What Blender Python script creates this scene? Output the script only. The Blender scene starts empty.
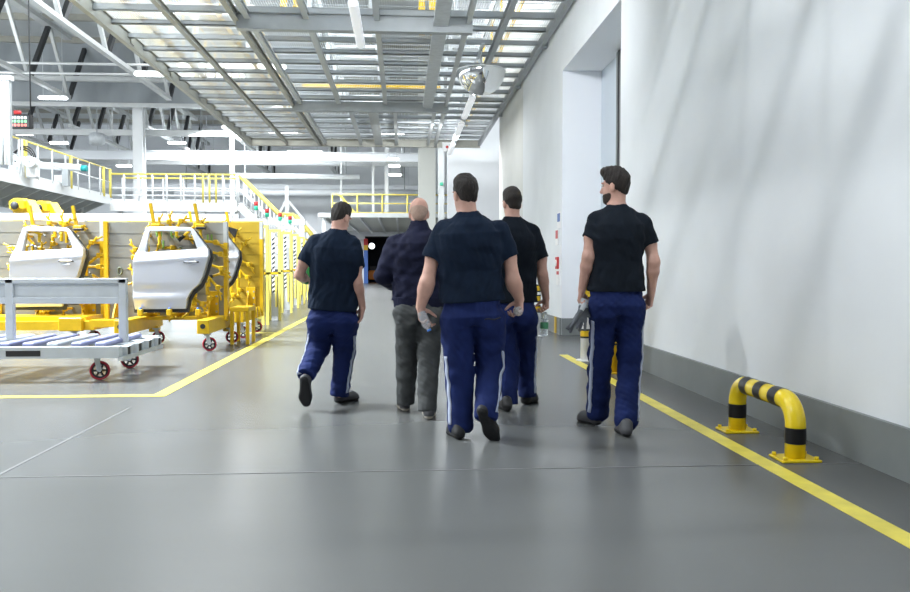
import bpy, bmesh, math, random
import numpy as np
from mathutils import Vector, Matrix
random.seed(7)
SC = bpy.context.scene
COL = SC.collection
PI = math.pi
# ------------------------------------------------------------------ camera
F_PX, CU, CV = 800.0, 455.0, 296.0
CAM = Vector((0, 0, 1.2))
YAW = math.atan((CU - 402.0) / F_PX)
PITCH = math.atan((CV - 268.0) / F_PX)
cd = bpy.data.cameras.new('camera')
cd.sensor_width = 36.0
cd.lens = 36.0 * F_PX / 910.0
cd.clip_end = 300
cam = bpy.data.objects.new('camera', cd)
COL.objects.link(cam)
cam.location = CAM
cam.rotation_euler = (PI / 2 - PITCH, 0, -YAW)
SC.camera = cam
RM = cam.rotation_euler.to_matrix()
# ------------------------------------------------------------------ world, lights, exposure
w = bpy.data.worlds.new('world'); SC.world = w; w.use_nodes = True
w.node_tree.nodes['Background'].inputs[0].default_value = (0.86, 0.93, 1.0, 1)
w.node_tree.nodes['Background'].inputs[1].default_value = 0.24
SC.view_settings.view_transform = 'Standard'
SC.view_settings.look = 'None'
SC.view_settings.gamma = 1.0
SC.view_settings.use_curve_mapping = False
SC.view_settings.exposure = 0.18
def area(name, loc, target, size, size_y, power, color=(0.93, 0.97, 1.0)):
    l = bpy.data.lights.new(name, 'AREA'); l.shape = 'RECTANGLE'; l.size = size; l.size_y = size_y
    l.energy = power; l.color = color
    o = bpy.data.objects.new(name, l); COL.objects.link(o); o.location = loc
    d = Vector(target) - Vector(loc)
    o.rotation_euler = d.to_track_quat('-Z', 'Y').to_euler()
    return o
# area lights added in place of hall flood lamps, left of and beyond the aisle
area('hall_light_a', (-13, 6.0, 8.9), (2.9, 6.5, 2.0), 11, 0.25, 560)
area('hall_light_b', (-13, 7.0, 8.2), (2.9, 7.0, 2.0), 11, 0.25, 90)
area('hall_light_c', (-11.5, 11.5, 11.9), (-8.2, 10.8, 0), 4, 4, 13000, (0.88, 0.95, 1.0))
area('hall_light_d', (-6, 30, 11.5), (-5, 30, 0), 6, 7, 800)
area('hall_lamp_e', (-12, 47, 8.3), (-11, 48, 0), 9, 4, 3400)
area('hall_lamp_f', (-9.0, 42, 8.6), (-6, 44, 0), 9, 5, 2300)
area('walkway_fill', (-1.2, 54, 3.85), (-1.2, 54, 0), 5, 3, 350)  # fill added under the far deck to brighten its floor and underside
area('hall_light_g', (-20, 30, 7.5), (-20, 42, 11), 10, 4, 500)
area('hall_light_h', (-1, 5.4, 12.0), (-1, 5.4, 0), 8, 0.16, 260)
area('hall_light_i', (-5.5, 22, 11.9), (-4, 20, 0), 4, 3, 1800)
area('joist_shadow_light', (-8.5, -1.2, 12.0), (2.9, 6.0, 1.5), 0.5, 0.5, 950)  # unseen light added to throw joist shadows on the right wall
area('aisle_fill_a', (1.0, 23.5, 4.9), (2.0, 30, 0.6), 1.6, 0.5, 200)  # fill added to brighten the white end wall, without a fixture
area('aisle_fill_b', (-0.3, 9.0, 5.3), (2.6, 15, 2.2), 2.2, 0.3, 95).data.spread = math.radians(110)  # out-of-view fill added to brighten the doorway jamb
for n_, y_ in (('row_lamp_a', 19.6), ('row_lamp_b', 23.0), ('row_lamp_c', 26.4)): area(n_, (1.62, y_, 5.03), (1.62, y_, 0), 0.13, 2.2, 30)

# ------------------------------------------------------------------ pixel -> place helpers (the lens is fixed, the points are real)
def ray(u, v):
    return RM @ Vector(((u - CU) / F_PX, -(v - CV) / F_PX, -1.0))
def at(u, v, Y):
    d = ray(u, v); return CAM + d * (Y / d.y)
def gp(u, v, z=0.0):
    d = ray(u, v); return CAM + d * ((z - CAM.z) / d.z)
def atx(u, v, X):
    d = ray(u, v); return CAM + d * (X / d.x)

# ------------------------------------------------------------------ materials
MATS = {}
def mat(name, col, rough=0.5, metal=0.0, vary=0.0, scale=8.0, bump=0.0, bscale=40.0, spec=0.5, emit=None, estr=1.0, trans=0.0, stretch=(1, 1, 1), alpha=1.0, coat=0.0, ior=1.45, rvary=0.0):
    m = bpy.data.materials.new(name); m.use_nodes = True
    nt = m.node_tree; N = nt.nodes; L = nt.links
    b = N['Principled BSDF']
    b.inputs['Base Color'].default_value = (*col, 1)
    b.inputs['Roughness'].default_value = rough
    b.inputs['Metallic'].default_value = metal
    b.inputs['Specular IOR Level'].default_value = spec
    b.inputs['IOR'].default_value = ior
    if trans: b.inputs['Transmission Weight'].default_value = trans
    if coat: b.inputs['Coat Weight'].default_value = coat
    if alpha < 1: b.inputs['Alpha'].default_value = alpha
    if emit:
        b.inputs['Emission Color'].default_value = (*emit, 1)
        b.inputs['Emission Strength'].default_value = estr
    if vary or bump or rvary:
        tc = N.new('ShaderNodeTexCoord'); mp = N.new('ShaderNodeMapping')
        mp.inputs['Scale'].default_value = stretch
        L.new(tc.outputs['Object'], mp.inputs['Vector'])
    if vary or rvary:
        n = N.new('ShaderNodeTexNoise'); n.inputs['Scale'].default_value = scale; n.inputs['Detail'].default_value = 5
        L.new(mp.outputs[0], n.inputs['Vector'])
    if vary:
        r = N.new('ShaderNodeMapRange'); r.inputs['From Min'].default_value = 0.3; r.inputs['From Max'].default_value = 0.7
        r.inputs['To Min'].default_value = 1 - vary; r.inputs['To Max'].default_value = 1 + vary
        L.new(n.outputs['Fac'], r.inputs['Value'])
        mx = N.new('ShaderNodeVectorMath'); mx.operation = 'MULTIPLY'
        mx.inputs[0].default_value = col
        L.new(r.outputs[0], mx.inputs[1]); L.new(mx.outputs[0], b.inputs['Base Color'])
    if rvary:
        r2 = N.new('ShaderNodeMapRange'); r2.inputs['From Min'].default_value = 0.3; r2.inputs['From Max'].default_value = 0.7
        r2.inputs['To Min'].default_value = rough - rvary; r2.inputs['To Max'].default_value = rough + rvary
        L.new(n.outputs['Fac'], r2.inputs['Value']); L.new(r2.outputs[0], b.inputs['Roughness'])
    if bump:
        n2 = N.new('ShaderNodeTexNoise'); n2.inputs['Scale'].default_value = bscale; n2.inputs['Detail'].default_value = 4
        L.new(mp.outputs[0], n2.inputs['Vector'])
        bp = N.new('ShaderNodeBump'); bp.inputs['Strength'].default_value = bump; bp.inputs['Distance'].default_value = 0.01
        L.new(n2.outputs['Fac'], bp.inputs['Height']); L.new(bp.outputs[0], b.inputs['Normal'])
    MATS[name] = m
    return m
mat('floor', (0.104, 0.107, 0.105), 0.27, vary=0.05, scale=0.6, spec=0.28, stretch=(0.35, 1.2, 1))
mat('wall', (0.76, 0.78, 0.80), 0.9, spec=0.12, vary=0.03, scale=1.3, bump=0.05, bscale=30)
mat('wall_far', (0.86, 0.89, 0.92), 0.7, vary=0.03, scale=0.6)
mat('wall_dull', (0.66, 0.66, 0.63), 0.75, vary=0.05, scale=1.0)
mat('reveal', (0.86, 0.88, 0.92), 0.6)
mat('door_white', (0.60, 0.66, 0.72), 0.5)
mat('plinth', (0.20, 0.215, 0.215), 0.55, vary=0.06, scale=3)
mat('line_yellow', (0.74, 0.62, 0.085), 0.42, vary=0.13, scale=6)
mat('joint', (0.13, 0.13, 0.13), 0.7)
mat('yellow', (0.80, 0.585, 0.010), 0.22, coat=0.3, vary=0.04, scale=5)
mat('yellow_matt', (0.64, 0.405, 0.010), 0.4, vary=0.08, scale=7)
mat('yellow_pale', (0.82, 0.69, 0.16), 0.45)
mat('black_gloss', (0.010, 0.010, 0.012), 0.4, spec=0.3)
mat('black', (0.02, 0.02, 0.022), 0.5)
mat('steel', (0.38, 0.405, 0.42), 0.42, 0.15, vary=0.06, scale=4)
mat('steel_tan', (0.37, 0.365, 0.32), 0.5, 0.2, vary=0.06, scale=4)
mat('steel_light', (0.56, 0.58, 0.58), 0.45, 0.2, vary=0.04, scale=3)
mat('steel_dark', (0.035, 0.037, 0.04), 0.5)
mat('galv', (0.55, 0.58, 0.60), 0.42, 0.15, vary=0.1, scale=9)
mat('white_paint', (0.80, 0.82, 0.83), 0.4)
mat('roof', (0.52, 0.55, 0.56), 0.6, vary=0.03, scale=1)
mat('curtain', (0.33, 0.36, 0.38), 0.7, vary=0.08, scale=0.8, stretch=(1.5, 1, 0.3))
mat('lamp', (0.95, 0.95, 0.95), 0.4, emit=(0.93, 0.97, 1.0), estr=9)
mat('lamp_soft', (0.85, 0.87, 0.9), 0.4, emit=(0.93, 0.96, 1.0), estr=0.35)
mat('glow_glazing', (0.9, 0.95, 1), 0.4, emit=(0.88, 0.94, 1.0), estr=1.7)
mat('mirror', (0.88, 0.89, 0.90), 0.06, 1.0)
mat('alu_panel', (0.31, 0.31, 0.29), 0.42, 0.3, vary=0.07, scale=3)
mat('amber_panel', (0.42, 0.29, 0.03), 0.4, 0.1, vary=0.12, scale=3)
mat('silver', (0.56, 0.58, 0.64), 0.28, 0.25, coat=0.6)
mat('seal', (0.03, 0.032, 0.036), 0.5)
mat('rubber_red', (0.34, 0.012, 0.03), 0.45)
mat('green_pad', (0.22, 0.42, 0.10), 0.5)
mat('gap_green', (0.17, 0.20, 0.15), 0.6)
mat('cart_grey', (0.50, 0.53, 0.56), 0.42, 0.15, vary=0.06, scale=8)
mat('purple_roll', (0.24, 0.255, 0.42), 0.5, vary=0.1, scale=6)
mat('shirt_black', (0.009, 0.013, 0.020), 0.9, spec=0.2, vary=0.15, scale=14, bump=0.15, bscale=400)
mat('shirt_navy', (0.008, 0.016, 0.034), 0.9, spec=0.2, vary=0.15, scale=14, bump=0.15, bscale=400)
mat('jacket_navy', (0.012, 0.014, 0.036), 0.85, spec=0.25, vary=0.15, scale=12, bump=0.2, bscale=300)
mat('trouser_blue', (0.010, 0.020, 0.092), 0.8, spec=0.2, vary=0.18, scale=9, bump=0.2, bscale=300)
mat('trouser_grey', (0.072, 0.076, 0.076), 0.9, spec=0.2, vary=0.18, scale=9, bump=0.2, bscale=300)
mat('stripe', (0.42, 0.46, 0.58), 0.5)
mat('skin', (0.60, 0.345, 0.27), 0.5, vary=0.09, scale=16, bump=0.06, bscale=120)
mat('skin_bald', (0.60, 0.335, 0.26), 0.45, vary=0.08, scale=12)
mat('hair', (0.018, 0.012, 0.009), 0.6, vary=0.35, scale=60, bump=0.9, bscale=180, stretch=(1, 1, 0.35))
mat('beard', (0.045, 0.026, 0.018), 0.7, vary=0.3, scale=80, bump=0.8, bscale=250)
mat('hair_grey', (0.40, 0.27, 0.21), 0.6, vary=0.12, scale=50)
mat('eye_white', (0.8, 0.78, 0.75), 0.3)
mat('iris', (0.03, 0.02, 0.015), 0.3)
mat('shoe_black', (0.014, 0.014, 0.015), 0.55)
mat('shoe_grey', (0.06, 0.06, 0.065), 0.6)
mat('sole_black', (0.010, 0.010, 0.011), 0.7, bump=0.6, bscale=60)
mat('sole_cream', (0.50, 0.45, 0.38), 0.6)
mat('glove', (0.13, 0.14, 0.16), 0.8)
mat('glove_cuff', (0.62, 0.64, 0.66), 0.8)
mat('plastic_clear', (0.84, 0.91, 0.96), 0.12, trans=0.75, ior=1.2)
mat('plastic_green', (0.12, 0.55, 0.20), 0.15, trans=0.5, ior=1.25)
mat('label_green', (0.12, 0.42, 0.22), 0.5)
mat('label_white', (0.75, 0.8, 0.85), 0.5)
mat('cap_blue', (0.05, 0.22, 0.75), 0.4)
mat('red', (0.55, 0.03, 0.03), 0.45)
mat('blue', (0.05, 0.13, 0.42), 0.45)
mat('green_lamp', (0.02, 0.35, 0.22), 0.4, emit=(0.05, 0.9, 0.5), estr=0.25)
mat('sign_white', (0.8, 0.8, 0.8), 0.5)
mat('orange', (0.75, 0.22, 0.01), 0.45)
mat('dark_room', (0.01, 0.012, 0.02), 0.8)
mat('lamp_round', (0.8, 0.9, 1), 0.3, emit=(0.85, 0.95, 1.0), estr=4)
mat('digit_white', (0.8, 0.85, 0.85), 0.4, emit=(0.85, 0.95, 0.95), estr=0.9)
mat('digit_green', (0.3, 0.8, 0.4), 0.4, emit=(0.35, 0.9, 0.45), estr=0.7)
mat('digit_red', (0.9, 0.3, 0.25), 0.4, emit=(1.0, 0.22, 0.18), estr=0.8)
mat('board_screen', (0.10, 0.11, 0.12), 0.4)
mat('screen_grey', (0.55, 0.57, 0.6), 0.4)
mat('duct', (0.80, 0.83, 0.86), 0.4, 0.1)
mat('teal', (0.02, 0.35, 0.36), 0.4)
mat('canopy', (0.66, 0.67, 0.62), 0.5)

# ------------------------------------------------------------------ mesh builder
class MB:
    def __init__(s): s.v = []; s.f = []; s.smooth = []
    def add(s, vs, fs, sm=False):
        o = len(s.v); s.v += [Vector(p) for p in vs]; s.f += [[o + i for i in f] for f in fs]; s.smooth += [sm] * len(fs); return s
    def box(s, c, size, M=None):
        c = Vector(c); h = [x / 2 for x in size]; vs = []
        for x in (-1, 1):
            for y in (-1, 1):
                for z in (-1, 1):
                    p = Vector((x * h[0], y * h[1], z * h[2]))
                    vs.append(c + (M @ p if M else p))
        return s.add(vs, [(0, 1, 3, 2), (4, 6, 7, 5), (0, 4, 5, 1), (2, 3, 7, 6), (0, 2, 6, 4), (1, 5, 7, 3)])
    def bb(s, x0, x1, y0, y1, z0, z1):
        return s.box(((x0 + x1) / 2, (y0 + y1) / 2, (z0 + z1) / 2), (abs(x1 - x0), abs(y1 - y0), abs(z1 - z0)))
    def cbox(s, c, size, b=0.01, M=None):      # bevelled box: eight-sided lateral chamfer
        c = Vector(c); hx, hy, hz = [x / 2 for x in size]; b = min(b, hx * .9, hy * .9, hz * .9)
        vs = []
        for z, k in ((-hz, b), (-hz + b, 0), (hz - b, 0), (hz, b)):
            X, Y = hx - k, hy - k
            for p in ((-X + b, -Y), (X - b, -Y), (X, -Y + b), (X, Y - b), (X - b, Y), (-X + b, Y), (-X, Y - b), (-X, -Y + b)):
                q = Vector((p[0], p[1], z)); vs.append(c + (M @ q if M else q))
        fs = [tuple(range(7, -1, -1)), tuple(range(24, 32))]
        for r in range(3):
            for i in range(8):
                j = (i + 1) % 8; fs.append((r * 8 + i, r * 8 + j, r * 8 + 8 + j, r * 8 + 8 + i))
        return s.add(vs, fs)
    def beam(s, a, b, w, h, up=(0, 0, 1)):
        a = Vector(a); b = Vector(b); d = b - a; L = d.length; d.normalize(); up = Vector(up)
        if abs(d.dot(up)) > 0.98: up = Vector((0, 1, 0))
        x = d.cross(up).normalized(); z = x.cross(d)
        M = Matrix((x, d, z)).transposed()
        return s.box((a + b) / 2, (w, L, h), M)
    def ibeam(s, a, b, w, h, t=0.012):
        a = Vector(a); b = Vector(b); up = Vector((0, 0, 1))
        s.beam(a + up * (h / 2 - t / 2), b + up * (h / 2 - t / 2), w, t)
        s.beam(a - up * (h / 2 - t / 2), b - up * (h / 2 - t / 2), w, t)
        return s.beam(a, b, t, h - 2 * t)
    def tube(s, pts, r, seg=10, closed=False, cap=True):
        pts = [Vector(p) for p in pts]; n = len(pts)
        rs = r if isinstance(r, (list, tuple)) else [r] * n
        vs = []; up = None
        for i, p in enumerate(pts):
            if closed: t = (pts[(i + 1) % n] - pts[i - 1])
            else: t = pts[min(i + 1, n - 1)] - pts[max(i - 1, 0)]
            t.normalize()
            if up is None:
                up = Vector((0, 0, 1)) if abs(t.z) < 0.9 else Vector((0, 1, 0))
            x = t.cross(up).normalized(); y = x.cross(t).normalized(); up = y
            for k in range(seg):
                a = 2 * PI * k / seg; vs.append(p + (x * math.cos(a) + y * math.sin(a)) * rs[i])
        fs = []
        for i in range(n if closed else n - 1):
            j = (i + 1) % n
            for k in range(seg):
                l = (k + 1) % seg; fs.append((i * seg + k, i * seg + l, j * seg + l, j * seg + k))
        s.add(vs, fs, True)
        if cap and not closed:
            o = len(s.v) - len(vs)
            s.f.append([o + k for k in range(seg)][::-1]); s.smooth.append(False)
            s.f.append([o + (n - 1) * seg + k for k in range(seg)]); s.smooth.append(False)
        return s
    def cyl(s, a, b, r0, r1=None, seg=16):
        return s.tube([a, b], [r0, r0 if r1 is None else r1], seg)
    def lathe(s, prof, o, ax=(0, 0, 1), seg=24, cap=True):   # prof: (radius, height)
        ax = Vector(ax).normalized(); o = Vector(o)
        u = Vector((1, 0, 0)) if abs(ax.x) < 0.9 else Vector((0, 1, 0))
        x = ax.cross(u).normalized(); y = ax.cross(x)
        vs = []
        for r, h in prof:
            for k in range(seg):
                a = 2 * PI * k / seg; vs.append(o + ax * h + (x * math.cos(a) + y * math.sin(a)) * r)
        fs = [(i * seg + k, i * seg + (k + 1) % seg, (i + 1) * seg + (k + 1) % seg, (i + 1) * seg + k) for i in range(len(prof) - 1) for k in range(seg)]
        s.add(vs, fs, True)
        if cap:
            oo = len(s.v) - len(vs)
            s.f.append([oo + k for k in range(seg)][::-1]); s.smooth.append(False)
            s.f.append([oo + (len(prof) - 1) * seg + k for k in range(seg)]); s.smooth.append(False)
        return s
    def prism(s, poly, fn, a, b):     # poly: 2D points, fn(x, y, t) -> 3D, extruded from t=a to t=b
        n = len(poly)
        vs = [fn(p[0], p[1], a) for p in poly] + [fn(p[0], p[1], b) for p in poly]
        fs = [tuple(range(n))[::-1], tuple(range(n, 2 * n))] + [(i, (i + 1) % n, n + (i + 1) % n, n + i) for i in range(n)]
        return s.add(vs, fs)
    def ball(s, c, r, seg=14, rings=8):
        c = Vector(c); r = Vector((r, r, r)) if isinstance(r, (int, float)) else Vector(r)
        vs = []; fs = []
        for i in range(rings + 1):
            th = PI * i / rings
            for k in range(seg):
                a = 2 * PI * k / seg
                vs.append(c + Vector((r.x * math.sin(th) * math.cos(a), r.y * math.sin(th) * math.sin(a), r.z * math.cos(th))))
        for i in range(rings):
            for k in range(seg):
                l = (k + 1) % seg; fs.append((i * seg + k, i * seg + l, (i + 1) * seg + l, (i + 1) * seg + k))
        return s.add(vs, fs, True)

def link_mesh(name, verts, faces, m, parent=None, origin=None, smooth=None):
    me = bpy.data.meshes.new(name)
    o0 = Vector(origin) if origin is not None else (parent.matrix_world.translation.copy() if parent else Vector((0, 0, 0)))
    if parent is not None:
        p = parent; o0 = Vector((0, 0, 0))
        while p is not None: o0 += p.location; p = p.parent
        if origin is not None: loc = Vector(origin) - o0; o0 = Vector(origin)
        else: loc = Vector((0, 0, 0))
    else:
        loc = o0
    me.from_pydata([tuple(Vector(v) - o0) for v in verts], [], faces)
    if smooth is not None: me.polygons.foreach_set('use_smooth', smooth)
    bm = bmesh.new(); bm.from_mesh(me); bmesh.ops.recalc_face_normals(bm, faces=bm.faces); bm.to_mesh(me); bm.free()
    me.materials.append(MATS[m]); me.update()
    o = bpy.data.objects.new(name, me); COL.objects.link(o)
    o.location = loc
    if parent is not None: o.parent = parent
    return o
def build(mb, name, m, parent=None, origin=None):
    return link_mesh(name, mb.v, mb.f, m, parent, origin, mb.smooth)
def tag(o, label, cat, group=None, kind=None):
    if label: o['label'] = label
    if cat: o['category'] = cat
    if group: o['group'] = group
    if kind: o['kind'] = kind
    return o
def thing(name, loc, label, cat, group=None):
    o = bpy.data.objects.new(name, None); o.empty_display_size = 0.1; COL.objects.link(o); o.location = loc
    return tag(o, label, cat, group)
def struct(mb, name, m, parent=None):
    o = build(mb, name, m, parent)
    if parent is None: o['kind'] = 'structure'
    return o
def copy_tree(o, loc=None, parent=None, label=None):
    c = o.copy(); COL.objects.link(c); c.parent = parent
    if loc is not None: c.location = loc
    if label: c['label'] = label
    for ch in list(o.children): copy_tree(ch, None, c)
    return c
# ================================================================== THE SETTING
WX = 2.85            # plane of the right wall
struct(MB().bb(-40, 6, -8, 70, -0.1, 0), 'floor', 'floor')
# expansion joints and the painted aisle lines
struct(MB().bb(-2.345, -2.325, -4, 7.0, 0.0, 0.002), 'trim_1', 'joint')
struct(MB().bb(-9, WX, 4.70, 4.712, 0.0, 0.002), 'trim_2', 'joint')
struct(MB().bb(2.165, 2.285, -4, 10.9, 0.0, 0.003), 'trim_3', 'line_yellow')
struct(MB().bb(-2.345, -2.215, 7.72, 30, 0.0, 0.003), 'trim_4', 'line_yellow')
struct(MB().bb(-12, -2.215, 7.60, 7.72, 0.0, 0.003), 'trim_5', 'line_yellow')
struct(MB().bb(-3.1, -2.215, 14.9, 15.02, 0.0, 0.003), 'trim_6', 'line_yellow')
# right wall with a deep doorway
DY0, DY1, DZ, DX = 10.35, 14.15, 4.70, 3.55
wr = MB()
wr.bb(WX, WX + 0.3, -8, DY0, 0, 12.3)
wr.bb(WX, WX + 0.3, DY1, 18.8, 0, 12.3)
wr.bb(WX, WX + 0.3, DY0, DY1, DZ, 12.3)
struct(wr, 'wall_right', 'wall')
rv = MB()
rv.bb(WX + 0.3, 4.2, DY0 - 0.3, DY0, 0, DZ + .3); rv.bb(WX + 0.3, 4.2, DY1, DY1 + 0.3, 0, DZ + .3); rv.bb(WX + 0.3, 4.2, DY0, DY1, DZ, DZ + 0.3)
rv.bb(WX, WX + .3, DY1 - 0.004, DY1, 0, DZ); rv.bb(WX, WX + .3, DY0, DY1 - .004, DZ - 0.004, DZ)
struct(rv, 'trim_7', 'reveal')
dr = struct(MB().bb(DX, DX + 0.08, DY0, DY1, 0, DZ), 'door_1', 'door_white')
fr = MB(); fr.bb(DX - 0.06, DX, DY0 + 0.02, DY1 - 1.28, DZ - 0.10, DZ - 0.03)
fr.bb(DX - 0.08, DX, DY1 - 1.55, DY1 - 1.28, 0, DZ - 0.02)
build(fr, 'frame', 'plinth', dr)
build(MB().bb(DX - 0.09, DX - 0.08, DY1 - 1.46, DY1 - 1.40, 0, DZ - 0.02), 'seal', 'black', dr)
struct(MB().bb(WX, WX + 0.3, 18.8, 23.4, 0, 12.3), 'wall_far_right', 'wall_dull')
struct(MB().bb(1.72, 8, 30.0, 30.4, 0, 12.3), 'wall_white', 'wall')
struct(MB().bb(WX - 0.035, WX, -8, DY0 - 0.002, 0, 0.30), 'baseboard_right', 'plinth')
pb = MB().bb(WX - 0.035, WX, DY1 + 0.01, 23.4, 0, 0.30); pb.bb(WX, DX, DY1 - 0.035, DY1 - .005, 0, 0.30)
struct(pb, 'baseboard_far', 'plinth')
# hall shell
struct(MB().bb(-40, 9, -8, 70, 12.3, 12.6), 'ceiling', 'roof')
wb = MB(); OX0, OX1, OZ = -2.95, 1.1, 3.72
wb.bb(-40, OX0, 64, 64.4, 0, 12.3); wb.bb(OX1, 9, 64, 64.4, 0, 12.3); wb.bb(OX0, OX1, 64, 64.4, OZ, 12.3)
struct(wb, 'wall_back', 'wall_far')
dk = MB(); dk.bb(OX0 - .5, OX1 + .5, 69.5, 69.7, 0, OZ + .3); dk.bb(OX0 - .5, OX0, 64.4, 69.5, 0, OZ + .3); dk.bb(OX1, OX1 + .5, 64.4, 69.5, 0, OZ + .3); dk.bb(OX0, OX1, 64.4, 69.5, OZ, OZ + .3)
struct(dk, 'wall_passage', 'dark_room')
wl = MB(); wl.bb(-40.3, -40, -8, 70, 0, 1.2); wl.bb(-40.3, -40, -8, 70, 11.2, 12.3)
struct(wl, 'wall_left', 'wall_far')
wn = struct(MB().bb(-40.2, -40.1, -8, 70, 1.2, 11.2), 'glow_window_1', 'glow_glazing')  # unseen glowing band added for low light from the left
mu = MB()
for i in range(14): mu.bb(-40.1, -40.0, -8 + i * 6 - .06, -8 + i * 6 + .06, 1.2, 11.2)
build(mu, 'window_frame', 'steel_light', wn)
pl = MB()
for i in range(17): pl.bb(-40, 2.8, 4 + i * 3.6, 4.16 + i * 3.6, 12.02, 12.3)
struct(pl, 'trim_8', 'steel_tan')

# ================================================================== STEEL PLATFORM OVERHEAD
X0, X1, ZB, YE = -5.25, 2.78, 5.42, 28.5
mz = thing('steel_platform', (X0, 7, ZB), 'overhead steel grating platform of grey joists and beams above the aisle', 'platform')
def joist_mb(x0, x1, y, z0=5.36, h=0.15):
    m = MB(); m.bb(x0, x1, y - 0.006, y + 0.006, z0, z0 + h); m.bb(x0, x1, y - 0.006, y + 0.075, z0, z0 + 0.016); m.bb(x0, x1, y - .006, y + .075, z0 + h - .012, z0 + h); return m
y = -2.72
while y < YE - 0.3:
    main = min(abs(y - k) for k in (7.1, 14.2, 21.3)) < 0.3
    build(joist_mb(X0, X1, y, 5.40 if main else 5.43, 0.11 if main else 0.085), 'joist', 'steel', mz)
    y += 0.888
for yb in (7.1, 14.2, 21.45):
    build(MB().bb(-2.85, 1.25, yb, yb + 0.16, 5.14, 5.40), 'main_beam', 'steel', mz)
build(MB().ibeam((X0, YE, 5.40), (X1, YE, 5.40), 0.12, 0.26), 'main_beam', 'steel_tan', mz)
def long_beam(x, y0, y1, w, h, m='steel', z=5.43):
    build(MB().ibeam((x, y0, z - h / 2), (x, y1, z - h / 2), w, h), 'beam', m, mz)
long_beam(-5.25, -3, YE, 0.10, 0.26, 'steel_tan', 5.53)
long_beam(-4.0, -3, YE, 0.09, 0.12, 'steel_tan')
long_beam(-2.86, -3, YE, 0.10, 0.16, 'steel_tan')
long_beam(-2.66, 7, YE, 0.10, 0.12, 'steel_light')
for x in (-1.65, -0.43): long_beam(x, 7, 21.4, 0.10, 0.11, 'steel_light')
for x, wd in ((-1.42, .1), (-0.80, .26), (-0.18, .1)): long_beam(x, 21.6, YE, wd, 0.11, 'steel_light')
long_beam(1.18, 7, YE, 0.08, 0.14, 'steel_light')
long_beam(0.92, 21.6, YE, 0.08, 0.12, 'steel_light')
long_beam(1.82, -3, YE, 0.09, 0.15)
build(MB().bb(2.70, 2.80, 3, YE, 5.34, 5.50), 'edge_channel', 'steel', mz)
tr = MB(); tr.bb(0.56, 0.60, 7.2, 21.4, 5.24, 5.34); tr.bb(0.60, 0.78, 7.2, 21.4, 5.24, 5.25); tr.bb(0.78, 0.82, 7.2, 21.4, 5.24, 5.34)
build(tr, 'cable_tray', 'galv', mz)
gr = MB(); x = X0
while x < X1:
    gr.bb(x, x + 0.004, 6.3, YE, 5.52, 5.55); x += 0.042
yy = 6.3
while yy < YE:
    gr.bb(X0, X1, yy, yy + 0.012, 5.54, 5.55); yy += 0.30
build(gr, 'grating', 'galv', mz)
for i in range(6):
    yb = 4.6 + i * 3.55
    build(MB().box((2.795, yb + .4, 5.36), (0.10, 0.16, 0.12)), 'bracket', 'steel', mz)
for i in range(9):
    yb = 5.2 + i * 2.66
    build(MB().box((X0 + .02, yb + .3, 5.42), (0.02, 0.20, 0.14)), 'bracket', 'steel_tan', mz)
# hangers from roof to platform; unseen near ones and braces added for wall shadows
for i, yb in enumerate((-1.6, 1.2, 4.1, 7.1, 14.2, 21.3, 28.4)):
    build(MB().beam((X0 - 0.05, yb, 5.5), (X0 - 0.05, yb, 12.1), 0.12, 0.12), 'hanger', 'steel_light', mz)
for yb in (-1.6, 1.2, 4.1):
    build(MB().beam((X0 - 0.05, yb, 5.7), (X0 - 0.05, yb + 2.9, 9.6), 0.10, 0.10), 'shadow_brace', 'steel_light', mz)
mz.location.z += 0.2
# conveyor, guard rail and lights standing on the platform
def guard_rail(xa, ya, xb, yb, z, label, n, mp='yellow_matt', mr='yellow_matt', mi='yellow_matt', h=1.1, r=0.028, name='guard_rail', group=None, mids=(0.55,)):
    t = thing(name, (xa, ya, z), label, 'railing', group)
    a = Vector((xa, ya, z)); b = Vector((xb, yb, z))
    up = Vector((0, 0, h))
    build(MB().tube([a + up, b + up], r, 8), 'top_rail', mr, t)
    for k in mids: build(MB().tube([a + up * k, b + up * k], r * .8, 8), 'mid_rail', mi, t)
    build(MB().beam(a + Vector((0, 0, .06)), b + Vector((0, 0, .06)), .01, .12), 'toe_board', mi, t)
    for i in range(n + 1):
        p = a.lerp(b, i / n); build(MB().tube([p, p + up], r, 8), 'post', mp, t)
    return t
guard_rail(-4.75, -2, -4.75, 28, 5.76, 'yellow guard rail along the outer edge on top of the overhead platform', 30)  # near stretch is out of view, added for post shadows on the wall
guard_rail(-3.35, 8, -3.35, 28, 5.76, 'yellow guard rail on the overhead platform, inside the outer rail', 11)
guard_rail(2.1, 6, 2.1, 26, 5.76, 'yellow guard rail on the overhead platform beside the white wall', 11)
def conveyor(x, y0, y1, label, m='white_paint', w=1.1):
    t = thing('conveyor', (x, y0, 5.76), label, 'conveyor', )
    for s in (-1, 1): build(MB().beam((x + s * w / 2, y0, 6.45), (x + s * w / 2, y1, 6.45), .08, .2), 'side_rail', m, t)
    n = int((y1 - y0) / 0.9)
    for i in range(n):
        yy = y0 + .3 + i * .9
        build(MB().beam((x - w / 2, yy, 6.4), (x + w / 2, yy, 6.4), .25, .05), 'cross_slat', m, t)
        if i % 2 == 0:
            for s in (-1, 1): build(MB().beam((x + s * w / 2, yy, 5.76), (x + s * w / 2, yy, 6.4), .08, .08), 'leg', 'galv', t)
    return t
conveyor(-1.1, 9, 27, 'white framed conveyor seen through the overhead grating above the middle of the aisle')
conveyor(1.45, 8, 27, 'white framed conveyor on the overhead grating nearer the white wall', 'steel_light', 0.8)
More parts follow.
